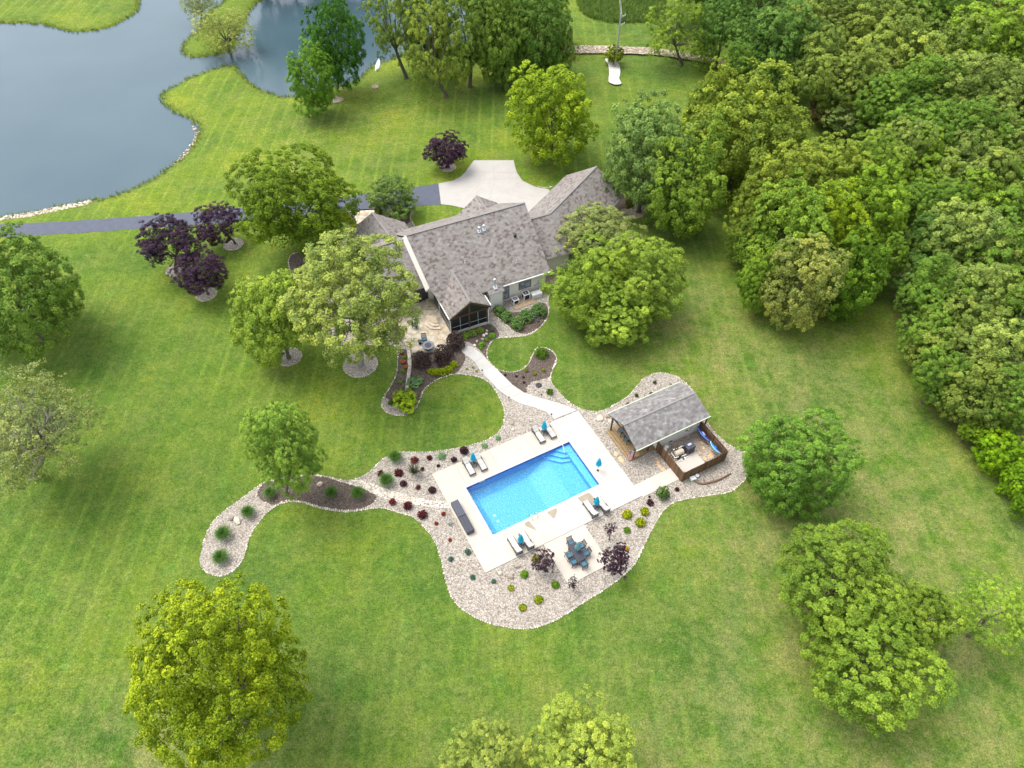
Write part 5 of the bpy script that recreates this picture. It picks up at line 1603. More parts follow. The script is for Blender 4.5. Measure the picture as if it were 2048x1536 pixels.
for s_ in range(2):
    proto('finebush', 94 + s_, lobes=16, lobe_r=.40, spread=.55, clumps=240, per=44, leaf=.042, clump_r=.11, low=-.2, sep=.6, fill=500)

def trunk_mesh(name, seed, base, cen, r, rz, LC, tr, nl=8, twigs=0, mat='bark', fork=.55, multi=1):
    """trunk and limbs reaching into the crown lobes; coordinates relative to base"""
    rg = random.Random(seed)
    mb = MB()
    top = Vector(cen) - Vector((0, 0, rz * fork))
    top.z = max(top.z, .5)
    for m_ in range(multi):
        off = Vector((rg.uniform(-1, 1), rg.uniform(-1, 1), 0)) * (tr * 1.3 if multi > 1 else 0)
        k = 1 / multi ** .5
        bend = Vector((rg.uniform(-.1, .1), rg.uniform(-.1, .1), 0)) * top.z * .4
        t2 = top + off * 2.2
        mb.tube([off + Vector((0, 0, -.2)), off + Vector((0, 0, .12)), off + Vector((0, 0, .5)), (off + t2) / 2 + bend, t2], [tr * 1.7 * k, tr * 1.35 * k, tr * 1.05 * k, tr * .9 * k, tr * .72 * k], 8)
        L_ = [Vector((c[0] * r, c[1] * r, c[2] * rz)) + Vector(cen) for c in LC[:-1]]
        rg.shuffle(L_)
        for e in L_[:nl]:
            mid = t2.lerp(e, .5) + Vector((rg.uniform(-1, 1), rg.uniform(-1, 1), rg.uniform(.2, 1))) * r * .08
            a0 = tr * .5 * k
            mb.tube([t2 - Vector((0, 0, tr)), t2.lerp(mid, .5), mid, e], [a0, a0 * .8, a0 * .55, a0 * .18], 6)
            for q in range(twigs):
                s0 = mid.lerp(e, rg.uniform(-.3, .9)); dd = Vector((rg.uniform(-1, 1), rg.uniform(-1, 1), rg.uniform(-.2, 1))).normalized() * r * rg.uniform(.16, .34)
                m2 = s0 + dd * .5 + Vector((0, 0, rg.uniform(-.05, .1))) * r * .3
                mb.tube([s0, m2, s0 + dd], [a0 * .30, a0 * .18, a0 * .05], 4)
    return mb.build(name, M[mat])

TC = [0]
def tree(cx, cy, rx, ry, tint, label, kind='dense', base=None, zc=None, name='tree', group=None, cat='tree', mat='bark', tr=None, twigs=0, nl=8, multi=1, fork=.55, flat=None, rot=None):
    TC[0] += 1
    rg = random.Random(TC[0] * 13 + 5)
    if base:
        B = at(*base)
        best = min(((abs(proj((at(cx, cy, z * .1).x, at(cx, cy, z * .1).y, 0))[1] - base[1]), z * .1) for z in range(6, 190)), key=lambda t: t[0])
        zc = best[1]
    if zc is None:
        r0 = rx * proj(at(cx, cy, 6))[2] / FPX
        zc = r0 * .85 + 1.6
    Cn = at(cx, cy, zc)
    if not base:
        B = Vector((Cn.x + rg.uniform(-.3, .3), Cn.y + rg.uniform(-.3, .3), 0))
    dep = proj(Cn)[2]
    r = rx * dep / FPX * 1.04
    e = math.atan2(CAM_H - zc, math.hypot(Cn.x, Cn.y))
    Rv = ry * dep / FPX
    q = (Rv ** 2 - (r * math.sin(e)) ** 2) / math.cos(e) ** 2
    rz = math.sqrt(q) if q > 0 else 0
    rz = max(.62 * r, min(1.45 * r, rz)) if flat is None else r * flat
    rz = min(rz, zc * .96) if zc > 1.2 else rz
    t = thing(name, label, cat, B, 0, group)
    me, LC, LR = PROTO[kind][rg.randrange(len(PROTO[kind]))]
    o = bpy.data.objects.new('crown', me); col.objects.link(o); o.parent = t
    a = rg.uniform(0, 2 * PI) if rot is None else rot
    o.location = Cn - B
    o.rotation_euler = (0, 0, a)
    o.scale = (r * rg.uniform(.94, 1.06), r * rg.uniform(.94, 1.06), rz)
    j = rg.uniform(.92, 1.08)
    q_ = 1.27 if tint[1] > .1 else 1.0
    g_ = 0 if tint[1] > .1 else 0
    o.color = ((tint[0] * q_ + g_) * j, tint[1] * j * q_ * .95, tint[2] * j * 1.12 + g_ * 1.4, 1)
    ca, sa = math.cos(a), math.sin(a)
    L2 = [(c[0] * ca - c[1] * sa, c[0] * sa + c[1] * ca, c[2]) for c in LC]
    tk = trunk_mesh('trunk', TC[0], (0, 0, 0), Cn - B, r, rz, L2, tr or max(.04, r * .045), nl, twigs, mat, fork, multi)
    tk.parent = t
    return t

G1 = (0.105, 0.195, 0.030)    # mid green
G2 = (0.135, 0.255, 0.026)    # bright spring green
G3 = (0.165, 0.250, 0.060)    # pale green
G4 = (0.070, 0.150, 0.030)    # dark green
G5 = (0.200, 0.260, 0.012)    # yellow green
G6 = (0.115, 0.180, 0.032)    # olive
PU = (0.040, 0.023, 0.040)
# single trees
tree(437, 1345, 165, 188, (0.165, 0.232, 0.014), 'large round yellow green tree at the lower left of the lawn', 'big', (492, 1440), twigs=2)
tree(1590, 922, 99, 100, (0.105, 0.215, 0.034), 'round mid green tree beside the fenced gravel yard', 'biglobed', (1575, 975))
tree(1690, 1160, 122, 108, (0.118, 0.198, 0.026), 'larger upper tree of the touching pair at lower right', 'biglobed', zc=6.5)
tree(1752, 1318, 126, 94, (0.116, 0.194, 0.024), 'lower tree of the touching pair at lower right', 'biglobed', zc=5.5)
tree(1852, 1232, 62, 62, (0.128, 0.205, 0.028), 'smaller tree touching the right side of the lower right pair', 'dense', zc=5)
tree(1990, 1225, 76, 62, (0.165, 0.275, 0.035), 'small pale open tree with leaning trunk at the right edge', 'airy', (1936, 1272), twigs=1)
tree(975, 1540, 92, 72, (0.200, 0.270, 0.060), 'pale green tree cut by the bottom edge, left one', 'big', zc=6)
tree(1168, 1512, 108, 92, (0.200, 0.275, 0.050), 'pale green tree cut by the bottom edge, right one', 'big', zc=6.5)
tree(570, 893, 72, 92, (0.150, 0.255, 0.045), 'round light green tree standing in the mulch oval', 'big', (575, 988))
tree(20, 590, 122, 142, (0.110, 0.195, 0.035), 'large mid green tree at the left edge below the driveway', 'big', zc=7.5)
tree(58, 862, 118, 118, (0.165, 0.210, 0.075), 'half bare yellowish tree with thick split trunk at the left edge', 'sparse', (66, 957), mat='palebark', twigs=10, nl=20, tr=.38, fork=.6, multi=2)
tree(586, 418, 110, 104, (0.085, 0.145, 0.010), 'broad dark yellow green tree between the purple trees and the house', 'biglobed', (607, 507), twigs=1, flat=.88)
tree(706, 590, 136, 126, (0.205, 0.270, 0.070), 'big spreading light green tree with grey trunk beside the patio', 'open', (722, 733), mat='palebark', twigs=4, nl=14, tr=.42)
tree(548, 632, 84, 92, (0.185, 0.275, 0.040), 'lime green tree left of the big grey trunked tree', 'lobed', (578, 716), twigs=1)
tree(342, 492, 64, 50, PU, 'leftmost purple leaved tree below the driveway', 'purple', (352, 545), twigs=2, name='purple_tree', group='purple leaved trees by the driveway')
tree(404, 546, 52, 36, (.045, .025, .044), 'nearest purple leaved tree, in front of the leftmost one', 'purple', (416, 588), twigs=2, name='purple_tree', group='purple leaved trees by the driveway')
tree(437, 447, 44, 36, (.050, .026, .050), 'purple leaved tree overlapping the driveway edge', 'purple', (470, 487), twigs=2, name='purple_tree', group='purple leaved trees by the driveway')
tree(896, 303, 43, 30, (.045, .020, .042), 'small purple leaved tree above the concrete drive', 'purple', (897, 336), twigs=2, name='purple_tree')
tree(783, 395, 52, 36, (0.105, 0.175, 0.045), 'small spreading tree in front of the house entry', 'open', (793, 432), twigs=3)
tree(1178, 570, 82, 82, (0.170, 0.265, 0.036), 'bright green tree right of the house, left half of the clump', 'biglobed', zc=5.5)
tree(1285, 560, 84, 88, (0.172, 0.262, 0.040), 'bright green tree right of the house, right half of the clump', 'big', zc=6)
tree(1228, 618, 80, 56, (0.165, 0.258, 0.036), 'lowest bright green tree of the clump right of the house', 'dense', zc=4)
tree(1196, 472, 80, 58, (0.190, 0.245, 0.085), 'pale feathery birch leaning over the garage wing roof', 'open', (1205, 512), mat='palebark', twigs=5, multi=3)
tree(1105, 230, 83, 84, (0.185, 0.280, 0.018), 'lone bright yellow green tree above the garage', 'dense', (1106, 318))
tree(1290, 315, 88, 104, (0.125, 0.205, 0.060), 'grey green tree with dark trunk behind the garage', 'dense', (1277, 424))
tree(1370, 366, 78, 98, (0.150, 0.240, 0.034), 'bright green tree right of the grey green garage tree', 'lobed', (1354, 468))
tree(1484, 270, 114, 128, (0.160, 0.225, 0.030), 'tall olive yellow tree behind the bright green pair', 'dense', zc=8.5)
tree(1432, 235, 60, 90, (0.150, 0.215, 0.028), 'olive tree at the left side of the tall olive one', 'dense', zc=8)
# by the pond
tree(668, 78, 56, 92, (0.055, 0.150, 0.022), 'tall dark green tree on the pond bank', 'lobed', (676, 183))
tree(622, 160, 43, 76, (0.105, 0.215, 0.026), 'slimmer light green tree in front of the tall bank tree', 'dense', (618, 234))
for i, (cx, cy, rx, ry, b, kind, tint, lab) in enumerate([
    (785, 50, 56, 84, (812, 156), 'airy', (0.150, 0.225, 0.045), 'leftmost open crowned tree of the pond grove'),
    (850, 60, 52, 84, (850, 152), 'open', (0.120, 0.190, 0.038), 'second tree from the left in the pond grove'),
    (868, 100, 68, 92, (892, 194), 'airy', (0.170, 0.235, 0.040), 'front open crowned tree of the pond grove with a tall dark trunk'),
    (938, 62, 60, 104, (940, 174), 'open', (0.125, 0.200, 0.040), 'middle tree of the pond grove'),
    (1008, 76, 60, 92, (1000, 172), 'dense', (0.115, 0.195, 0.034), 'dense tree of the pond grove with a pale trunk foot'),
    (1076, 66, 64, 92, (1046, 165), 'dense', (0.105, 0.190, 0.038), 'dense dark tree near the right end of the pond grove'),
    (1118, 100, 34, 60, (1112, 152), 'open', (0.160, 0.220, 0.040), 'thin yellowish tree closing the right end of the pond grove'),
    (990, 6, 60, 60, None, 'dense', (0.110, 0.185, 0.030), 'tree at the back of the pond grove by the top edge'),
    (1075, -10, 60, 60, None, 'dense', (0.110, 0.190, 0.034), 'hindmost right tree of the pond grove by the top edge')]):
    tree(cx, cy, rx, ry, tint, lab, kind, b, zc=None if b else 9, twigs=3 if kind == 'open' else 0, nl=12, tr=.32)
for i, (cx, cy) in enumerate(((560, -150), (615, -165), (665, -150), (720, -165), (500, -140))):
    tree(cx, cy, 52, 80, G4, 'dark tree on the far pond bank above the picture, seen in the water', 'lobed', zc=11, name='tree', group='trees on the far bank')
tree(448, 62, 56, 52, (0.215, 0.260, 0.070), 'sparse young tree at the tip of the grassy pond spit', 'sparse', (459, 100), twigs=5, nl=12)
tree(396, 4, 34, 36, (0.200, 0.250, 0.070), 'sparse tree by the water at the top edge', 'sparse', (403, 44), twigs=5, nl=12)
tree(1356, 56, 64, 60, (0.150, 0.240, 0.030), 'open light green tree above the dry creek right of the utility pole', 'airy', (1363, 132), twigs=3, nl=12)
tree(1410, 110, 26, 34, (0.165, 0.260, 0.022), 'small bright tree beside the dry creek', 'airy', (1409, 138), twigs=2)
tree(1228, 112, 17, 24, (0.130, 0.175, 0.015), 'bushy vine wrapped round the foot of the utility pole', 'bush', zc=1.6, name='vine', cat='vine')
# clump left of the mown strip
for (cx, cy, rx, ry, zc, kind, tint, lab) in [
    (1655, 345, 66, 66, 9, 'dense', (0.155, 0.220, 0.032), 'olive tree at the top of the big clump in the middle right'),
    (1560, 380, 80, 80, 8.5, 'dense', (0.160, 0.220, 0.032), 'yellow olive tree at the left shoulder of the big clump'),
    (1740, 340, 62, 66, 8.5, 'dense', (0.135, 0.220, 0.030), 'fresh green tree at the top right of the big clump'),
    (1588, 470, 86, 98, 7.5, 'lobed', (0.140, 0.235, 0.030), 'bright green tree on the left front of the big clump'),
    (1502, 455, 48, 70, 6, 'dense', (0.135, 0.200, 0.030), 'dark olive tree leaning out at the left of the big clump'),
    (1660, 455, 66, 76, 8, 'lobed', (0.175, 0.260, 0.014), 'yellow green tree in the centre of the big clump'),
    (1735, 440, 80, 90, 7.5, 'dense', (0.125, 0.220, 0.020), 'mid green tree on the right of the big clump'),
    (1606, 565, 76, 88, 6.5, 'fine', (0.190, 0.230, 0.062), 'pale brownish green tree at the front of the big clump'),
    (1700, 555, 66, 80, 6, 'dense', (0.095, 0.185, 0.020), 'darker green tree at the lower right of the big clump'),
    (1770, 520, 42, 56, 5.5, 'fine', (0.110, 0.200, 0.025), 'low green tree at the right foot of the big clump'),
    (1520, 560, 40, 60, 5, 'lobed', (0.130, 0.230, 0.024), 'small bright tree between the pale tree and the lawn'),
    (1695, 245, 48, 36, 3.5, 'finebush', (0.150, 0.215, 0.070), 'grey green thicket in the gap behind the big clump'),
    (1640, 222, 30, 26, 2.5, 'finebush', (0.130, 0.115, 0.050), 'brownish shrub in the gap behind the big clump')]:
    tree(cx, cy, rx, ry, tint, lab, kind, zc=zc, name='tree' if zc > 4 else 'shrub', cat='tree' if zc > 4 else 'shrub')
# wood on the right
WOOD = [(1558, 95, 68, 92, 4), (1500, 80, 40, 60, 4), (1450, 40, 52, 50, 4), (1520, 10, 60, 48, 4), (1478, 120, 30, 34, 1),
 (1632, 60, 66, 78, 6), (1650, 140, 60, 62, 6), (1722, 60, 74, 72, 6), (1712, 165, 62, 60, 6), (1790, 120, 74, 84, 6), (1785, 20, 66, 50, 6), (1860, 45, 70, 62, 1),
 (1935, 25, 74, 52, 3), (2010, 30, 70, 60, 3), (1900, 105, 60, 50, 3), (1965, 110, 80, 64, 2), (2040, 110, 62, 70, 3), (1775, 205, 50, 52, 1),
 (1850, 195, 66, 66, 1), (1925, 195, 72, 66, 3), (2000, 205, 66, 62, 3), (2065, 205, 60, 66, 1), (1830, 268, 56, 48, 1), (1895, 275, 62, 56, 1), (1965, 285, 70, 56, 1), (2040, 300, 62, 58, 3),
 (1800, 300, 52, 48, 3), (1850, 340, 60, 56, 2), (1920, 350, 70, 58, 3), (1990, 370, 66, 58, 6), (2055, 390, 60, 60, 1), (1835, 410, 46, 50, 1), (1885, 425, 58, 54, 1), (1950, 430, 64, 56, 2), (2020, 455, 66, 62, 1),
 (1865, 485, 48, 46, 4), (1930, 500, 76, 66, 3), (2000, 535, 76, 74, 1), (2065, 560, 60, 70, 3), (1838, 560, 38, 44, 4), (1880, 580, 62, 64, 1), (1950, 600, 74, 72, 3), (2035, 645, 66, 66, 1),
 (1862, 665, 50, 56, 1), (1920, 690, 80, 78, 6), (2000, 715, 76, 72, 3), (1885, 752, 50, 48, 1), (1955, 790, 66, 56, 6), (2040, 790, 52, 66, 1)]
TI = {1: G1, 2: (0.150, 0.255, 0.028), 3: (0.165, 0.235, 0.058), 4: (0.080, 0.160, 0.034), 6: (0.150, 0.215, 0.045)}
for i, (cx, cy, rx, ry, c) in enumerate(WOOD):
    edge_ = (cx, cy)
    up = cy < 330
    kind = ('dense', 'lobed', 'fine', 'dense')[(i * 7 + c) % 4]
    if (cx, cy) in ((2000, 205), (1885, 425)):
        kind = 'open'
    if edge_ in ((1558, 95), (1450, 40), (1862, 665), (1885, 752), (1920, 690), (1955, 790), (1838, 560)):
        lab = {(1558, 95): 'tall dark green tree where the dry creek meets the wood', (1450, 40): 'dark tree at the top edge beside the open creek tree', (1862, 665): 'wood edge tree leaning over the lawn beside brown leaf litter',
               (1885, 752): 'last low tree of the wood before the bright bushes', (1920, 690): 'broad olive tree bulging out of the lower wood edge', (1955, 790): 'lowest broad tree of the right hand wood', (1838, 560): 'small dark tree at the wood edge above the bare brown soil'}[edge_]
        grp = None
    elif up:
        lab, grp = 'leafy tree inside the distant upper part of the wood', 'trees in the upper part of the wood'
    else:
        lab, grp = 'leafy tree inside the nearer part of the wood on the right', 'trees in the nearer part of the wood'
    tree(cx, cy, rx * 1.08, ry * 1.02, TI[c], lab, kind, zc=8.5 if up else (4.6 if not grp else 6.5), group=grp, nl=5, flat=.95)
for i, (cx, cy, rx, ry) in enumerate([(2120, 60, 80, 70), (2130, 200, 80, 70), (2130, 340, 80, 70), (2130, 480, 80, 80), (2130, 640, 80, 80), (1650, -40, 80, 60), (1800, -50, 80, 60), (1960, -50, 80, 60), (1400, -50, 70, 60), (1500, -70, 70, 60)]):
    tree(cx, cy, rx, ry, G1, 'leafy tree inside the distant upper part of the wood' if cy < 300 else 'leafy tree inside the nearer part of the wood on the right', 'dense', zc=9, nl=4, group='trees in the upper part of the wood' if cy < 300 else 'trees in the nearer part of the wood')

# shrubs and plants
def shrub(cx, cy, rx, tint, label, kind='bush', h=.8, name='shrub', group=None, cat='shrub', ry=None):
    TC[0] += 1
    rg = random.Random(TC[0] * 11)
    r0 = rx * proj(at(cx, cy, 0))[2] / FPX
    z = r0 * h * .5
    C = at(cx, cy, z)
    t = PROTO[kind][rg.randrange(len(PROTO[kind]))][0]
    o = bpy.data.objects.new(name, t); col.objects.link(o)
    o.location = (C.x, C.y, z + .02)
    o.rotation_euler = (0, 0, rg.uniform(0, 6.28))
    o.scale = (r0, r0 * ((ry or rx) / rx), max(.08, r0 * h))
    o.color = (*tint, 1)
    tag(o, label, cat, group)
    return o
def blades_mesh(name, seed, n=620, droop=.75, w=.022):
    rg = np.random.RandomState(seed)
    vs, fs, tn_ = [], [], []
    for k in range(n):
        a = rg.uniform(0, 2 * PI); L = rg.uniform(.75, 1.15); up_ = rg.uniform(.25, 1.15)
        side = np.array([-math.sin(a), math.cos(a), 0]) * w
        b0 = np.array([math.cos(a), math.sin(a), 0]) * rg.uniform(0, .15)
        prev = None; tt = rg.uniform(.2, .8)
        for i in range(4):
            s_ = i / 3
            p = b0 + np.array([math.cos(a) * L * s_ * (1.2 - up_ * .6), math.sin(a) * L * s_ * (1.2 - up_ * .6), up_ * L * (s_ * 1.3 - droop * s_ * s_ * .9)])
            ww = side * (1 - s_ * .85)
            vs += [p - ww, p + ww]; tn_ += [tt, min(1, tt + .2 * s_)]
            if i:
                b_ = len(vs)
                fs.append((b_ - 4, b_ - 3, b_ - 1, b_ - 2))
    me = bpy.data.meshes.new(name); me.from_pydata([tuple(v) for v in vs], [], fs)
    at_ = me.attributes.new('tone', 'FLOAT', 'POINT'); at_.data.foreach_set('value', tn_)
    me.materials.append(M['leaf'])
    return me
PROTO['grass'] = [(blades_mesh('grass_clump', 5),), (blades_mesh('grass_clump', 6),)]
PROTO['spiky'] = [(blades_mesh('spiky_shrub', 9, 110, .35, .045),)]

DG = (0.060, 0.135, 0.028)
FG = 'round fountain grass clumps in the left beds'
for cx, cy, r, lab in ((442, 1116, 14, 'dark green grass clump at the bottom end of the gravel tail'), (447, 1069, 14, 'dark green grass clump above the lowest one in the gravel tail'), (497, 1025, 12, 'dark green grass clump beside the boulders in the gravel tail'),
        (541, 986, 11, 'dark green grass clump at the left end of the mulch oval'), (663, 986, 11.5, 'dark green grass clump in the middle of the mulch oval'), (716, 987, 12, 'dark green grass clump at the right end of the mulch oval'),
        (773, 962, 13, 'dark green grass clump in gravel near the cobble swale'), (791, 915, 12, 'dark green grass clump at the upper lawn edge of the left gravel')):
    shrub(cx, cy, r * 1.35, DG, lab, 'grass', 1.0, 'grass_clump', FG, 'ornamental grass')
MR = (0.085, 0.016, 0.022)
BG = 'small maroon barberry bushes in the left gravel'
for cx, cy, r, c, lab in ((761, 947, 6, 0, 'maroon bush above the cobble swale, leftmost'), (797, 946, 8.5, 0, 'maroon bush between the two upper grass clumps'), (829.5, 921, 7.5, 1, 'reddish maroon bush just above the spiky grey shrub'), (859, 916, 5.5, 0, 'small maroon bush left of the pale green round plant'),
        (807, 968, 7, 2, 'dark purple bush below the spiky shrub'), (836, 975, 5, 0, 'small maroon bush between two dark purple ones'), (864, 980, 7.5, 2, 'dark purple bush nearest the left corner of the deck'), (845, 938, 4, 2, 'tiny dark bush touching the spiky shrub'),
        (877, 932, 3.5, 2, 'tiny dark purple bush near the deck edge'), (908, 920, 6, 2, 'dark purple bush left of the upper left loungers'), (928, 902, 8.5, 2, 'largest dark purple bush by the upper lawn edge'), (785, 1004, 7, 1, 'maroon bush below the cobble swale, leftmost'),
        (816, 1012, 9, 0, 'maroon bush below the cobble swale, middle'), (845, 1030, 9.5, 0, 'large maroon bush at the lower lawn edge'), (887, 1028, 4.5, 3, 'small red bush near the deck boxes'), (872.6, 1047, 4, 3, 'small red bush further from the deck boxes'), (900, 1080, 3.8, 3, 'small red bush below the deck boxes')):
    shrub(cx, cy, r, (MR, (0.15, 0.022, 0.026), (0.045, 0.014, 0.028), (0.24, 0.030, 0.018))[c], lab, 'bush', .8, 'barberry_bush', BG)
shrub(828, 945, 17, (0.075, 0.085, 0.060), 'spiky grey green shrub in the left gravel', 'spiky', 1.2)
for cx, cy, r, lab in ((883, 913, 8.5, 'pale mint green round plant in the upper gravel'), (969, 892, 6.5, 'pale green low plant at the lawn edge above the pool'), (996, 876, 5.5, 'small pale green plant near the white stones')):
    shrub(cx, cy, r, (0.17, 0.30, 0.15), lab, 'finebush', .5, 'low_plant', None, 'plant')
shrub(900, 1046, 5, (0.42, 0.46, 0.48), 'silvery plant left of the deck boxes', 'finebush', .7, 'low_plant', None, 'plant')
for cx, cy, r, lab in ((935, 1104, 6.5, 'blue green dwarf spruce nearest the deck edge'), (902, 1118, 5.5, 'blue green dwarf spruce near the lower left lawn edge'), (945.5, 1154, 5.5, 'blue green dwarf spruce left of the boulders'), (987.5, 1163, 5, 'blue green dwarf spruce below the boulders')):
    shrub(cx, cy, r, (0.060, 0.145, 0.115), lab, 'finebush', .8, 'dwarf_spruce', 'dwarf spruces in the lower gravel')
k_ = 0
YG = 'flowering perennials in the lower gravel'
for cx, cy, r, c, lab in ((1255, 1029, 10, 1, 'yellow flowering plant nearest the lower right deck edge'), (1289, 1023, 9, 1, 'yellow flowering plant furthest right'), (1280, 1045, 10.5, 1, 'largest yellow flowering plant near the lawn edge'), (1254, 1060, 7, 0, 'green plant below the yellow trio'),
        (1252, 1097, 6, 2, 'golden plant above the big purple tree'), (1049, 1149, 8.5, 0, 'green plant right of the boulders'), (1022, 1176, 6.5, 1, 'yellow flowering plant below the boulders'), (1111, 1170, 8.5, 0, 'green plant left of the narrow purple shrub'),
        (1077, 1199, 9, 0, 'green yellow plant in the lowest middle of the gravel'), (1044.5, 1215, 8, 0, 'green yellow plant nearest the bottom lawn edge')):
    o_ = shrub(cx, cy, r * .95, ((0.105, 0.215, 0.012), (0.150, 0.230, 0.008), (0.45, 0.30, 0.02))[c], lab, 'bush', .75, 'perennial', YG, 'plant')
    if c == 1 or cy > 1190:
        o2 = bpy.data.objects.new('blooms', PROTO['thinpurple'][k_ % 2][0]); col.objects.link(o2); o2.parent = o_
        o2.location = (0.0, -.15, .05); o2.scale = (.98, .95, .95); o2.color = (0.62, 0.50, 0.01, 1)
        k_ += 1
for cx, cy, r, lab in ((1300, 1005.5, 7, 'dark purple bush by the walk to the fenced yard'), (1354, 979, 4.5, 'small dark purple bush below the fence'), (1299, 994, 2.5, 'tiny dark plant beside the purple bush by the walk')):
    shrub(cx, cy, r, (0.050, 0.016, 0.030), lab, 'bush', .8, 'barberry_bush')
shrub(1326, 988, 12.5, (0.105, 0.185, 0.050), 'upright green shrub below the fence corner', 'bush', 1.5)
# purple trees by the dining pad
tree(1221, 1058, 13, 13, (.060, .030, .045), 'small purple tree on a thin stem right of the dining pad', 'thinpurple', (1218, 1080), twigs=2, tr=.05, name='purple_tree')
tree(1226, 1118, 31, 32, (.050, .026, .042), 'larger airy purple tree overhanging the dining pad corner', 'airypurple', (1223, 1148), twigs=4, tr=.07, name='purple_tree')
tree(1086, 1122, 25, 20, (.050, .028, .042), 'airy purple tree left of the dining pad', 'thinpurple', zc=1.6, twigs=3, tr=.05, name='purple_tree')
tree(1146, 1166, 11, 25, (.050, .028, .042), 'narrow purple shrub at the lowest corner of the dining pad', 'thinpurple', zc=1.5, twigs=2, tr=.04, name='purple_tree')
shrub(1072, 1117, 8, (0.20, 0.21, 0.02), 'yellow green plant behind the airy purple tree left of the pad', 'bush', .8, 'perennial', None, 'plant')
# patio beds
for cx, cy, r, lab in ((911, 683, 23, 'dark purple smoke bush nearest the porch'), (887.5, 712, 25, 'dark purple smoke bush in the middle of the three by the patio'), (842.5, 722, 23, 'dark purple smoke bush left of the fire table')):
    shrub(cx, cy, r * .80, (.075, .050, .052), lab, 'finebush', 1.05, 'smoke_bush', 'three purple smoke bushes by the patio')
for cx, cy, r, lab in ((908, 729, 8, 'rightmost'), (898, 740, 9, 'second from the right'), (885, 745, 9, 'middle'), (871, 745.5, 9.5, 'second from the left'), (860, 743, 6, 'leftmost')):
    shrub(cx, cy, r, (0.27, 0.34, 0.006), lab + ' of the five yellow green mounds in front of the smoke bushes', 'finebush', .8, 'golden_shrub', 'yellow green mounds by the patio bed')
shrub(810, 804, 24, (0.27, 0.38, 0.020), 'big bright lime green shrub at the end of the patio bed', 'bush', .85)
shrub(782, 806, 6, (0.09, 0.15, 0.03), 'small dark shrub left of the lime green one', 'bush', .8)
shrub(829, 765, 12, (0.15, 0.27, 0.11), 'grey green spreading perennial in the patio bed', 'bush', .5, 'perennial', None, 'plant', 17)
for cx, cy, r, c, lab in ((806, 724, 5.5, 1, 'orange leaved plant left of the stone wall, upper'), (812.5, 734, 5, 1, 'orange leaved plant left of the stone wall, lower'), (806, 742.5, 4.5, 0, 'lime plant below the orange ones'), (800, 764, 4, 0, 'small lime plant in the middle of the left bed'), (802, 779, 3, 0, 'tiny lime plant above the lime shrub'), (809, 715, 4, 0, 'small green plant above the orange ones'), (804, 706, 4, 2, 'reddish plant at the top of the left bed')):
    shrub(cx, cy, r, ((0.17, 0.29, 0.03), (0.42, 0.15, 0.06), (0.24, 0.06, 0.04))[c], lab, 'bush', .6, 'perennial', None, 'plant')
for cx, cy, r, c, lab in ((961, 661, 7.5, 0, 'light green hosta in front of the porch, right one'), (945, 667, 8.5, 0, 'light green hosta in front of the porch, middle one'), (931, 671, 8, 0, 'light green hosta in front of the porch, left one'), (984, 672, 7, 1, 'bright green hosta beside the white rocks'), (972.6, 680, 4.5, 1, 'small green plant between the rocks'), (963, 690, 6.5, 1, 'low green plant near the path'), (962, 697, 3.5, 1, 'tiny green plant nearest the path'), (983.6, 659, 5.5, 2, 'grey green low plant in the porch bed')):
    shrub(cx, cy, r, ((0.20, 0.30, 0.05), (0.13, 0.28, 0.03), (0.12, 0.15, 0.09))[c], lab, 'bush', .7, 'hosta' if c < 2 else 'low_plant', None, 'plant')
for cx, cy, r, lab in ((999, 623, 12.5, 'big round green shrub beside the chimney chase'), (1015, 634, 13, 'big round green shrub second from the chimney chase'), (1035, 647, 14.5, 'big round green shrub at the lowest point of the shrub bed'), (1053, 632, 15, 'big round green shrub left of the bird feeder'), (1078, 621, 15.5, 'big round green shrub below the generator')):
    shrub(cx, cy, r, (0.115, 0.215, 0.065), lab, 'finebush', .85, 'round_shrub', 'big round shrubs below the air conditioners')
shrub(1082, 706, 13, (0.095, 0.195, 0.015), 'clipped round shrub at the top of the path side mulch bed', 'finebush', .9)
for cx, cy, lab in ((1052, 741, 'left'), (1069.5, 747.5, 'lower'), (1087, 741, 'right')):
    shrub(cx, cy, 4.2, (0.17, 0.20, 0.03), 'small yellow green plant, %s one of three in the path side mulch' % lab, 'bush', .7, 'low_plant', None, 'plant')
for cx, cy, lab in ((1010, 750, 'nearest the path'), (1032.5, 753, 'left of a pair'), (1047, 754.5, 'right of a pair'), (1048, 765, 'lowest')):
    shrub(cx, cy, 2.8, (0.060, 0.020, 0.045), 'tiny purple plant in the path side mulch, ' + lab, 'bush', .7, 'low_plant', None, 'plant')
shrub(1100, 784, 7, (0.095, 0.180, 0.012), 'small round green shrub in the gravel above the pool path', 'bush', .9)
for cx, cy, lab in ((1309.7, 765, 'in the middle of the gravel'), (1273, 791, 'on the left of the gravel'), (1302, 788, 'against the roof edge'), (1256, 809, 'nearest the left roof corner'), (1343, 772, 'nearest the lawn')):
    shrub(cx, cy, 3.6, (0.055, 0.080, 0.030), 'small dark shrub behind the pool house, ' + lab, 'bush', 1.1)
for i, (cx, cy, lab) in enumerate(((690, 433, 'highest'), (697, 440, 'second'), (704, 447, 'third'), (710, 455, 'fourth'))):
    shrub(cx, cy, 7.5, (0.23, 0.28, 0.008), '%s yellow green shrub in the row left of the front entry walk' % lab, 'bush', .8, 'golden_shrub', 'row of yellow green shrubs by the front walk')
shrub(757, 422, 8, (0.13, 0.175, 0.020), 'small yellowish shrub by the front walk', 'bush', 1.2)
shrub(812, 424, 9, (0.09, 0.15, 0.04), 'low green shrub in the front mulch bed', 'bush', .6)
shrub(700, 478, 7, (0.20, 0.25, 0.02), 'yellow green shrub beside the left wing wall', 'bush', .8)
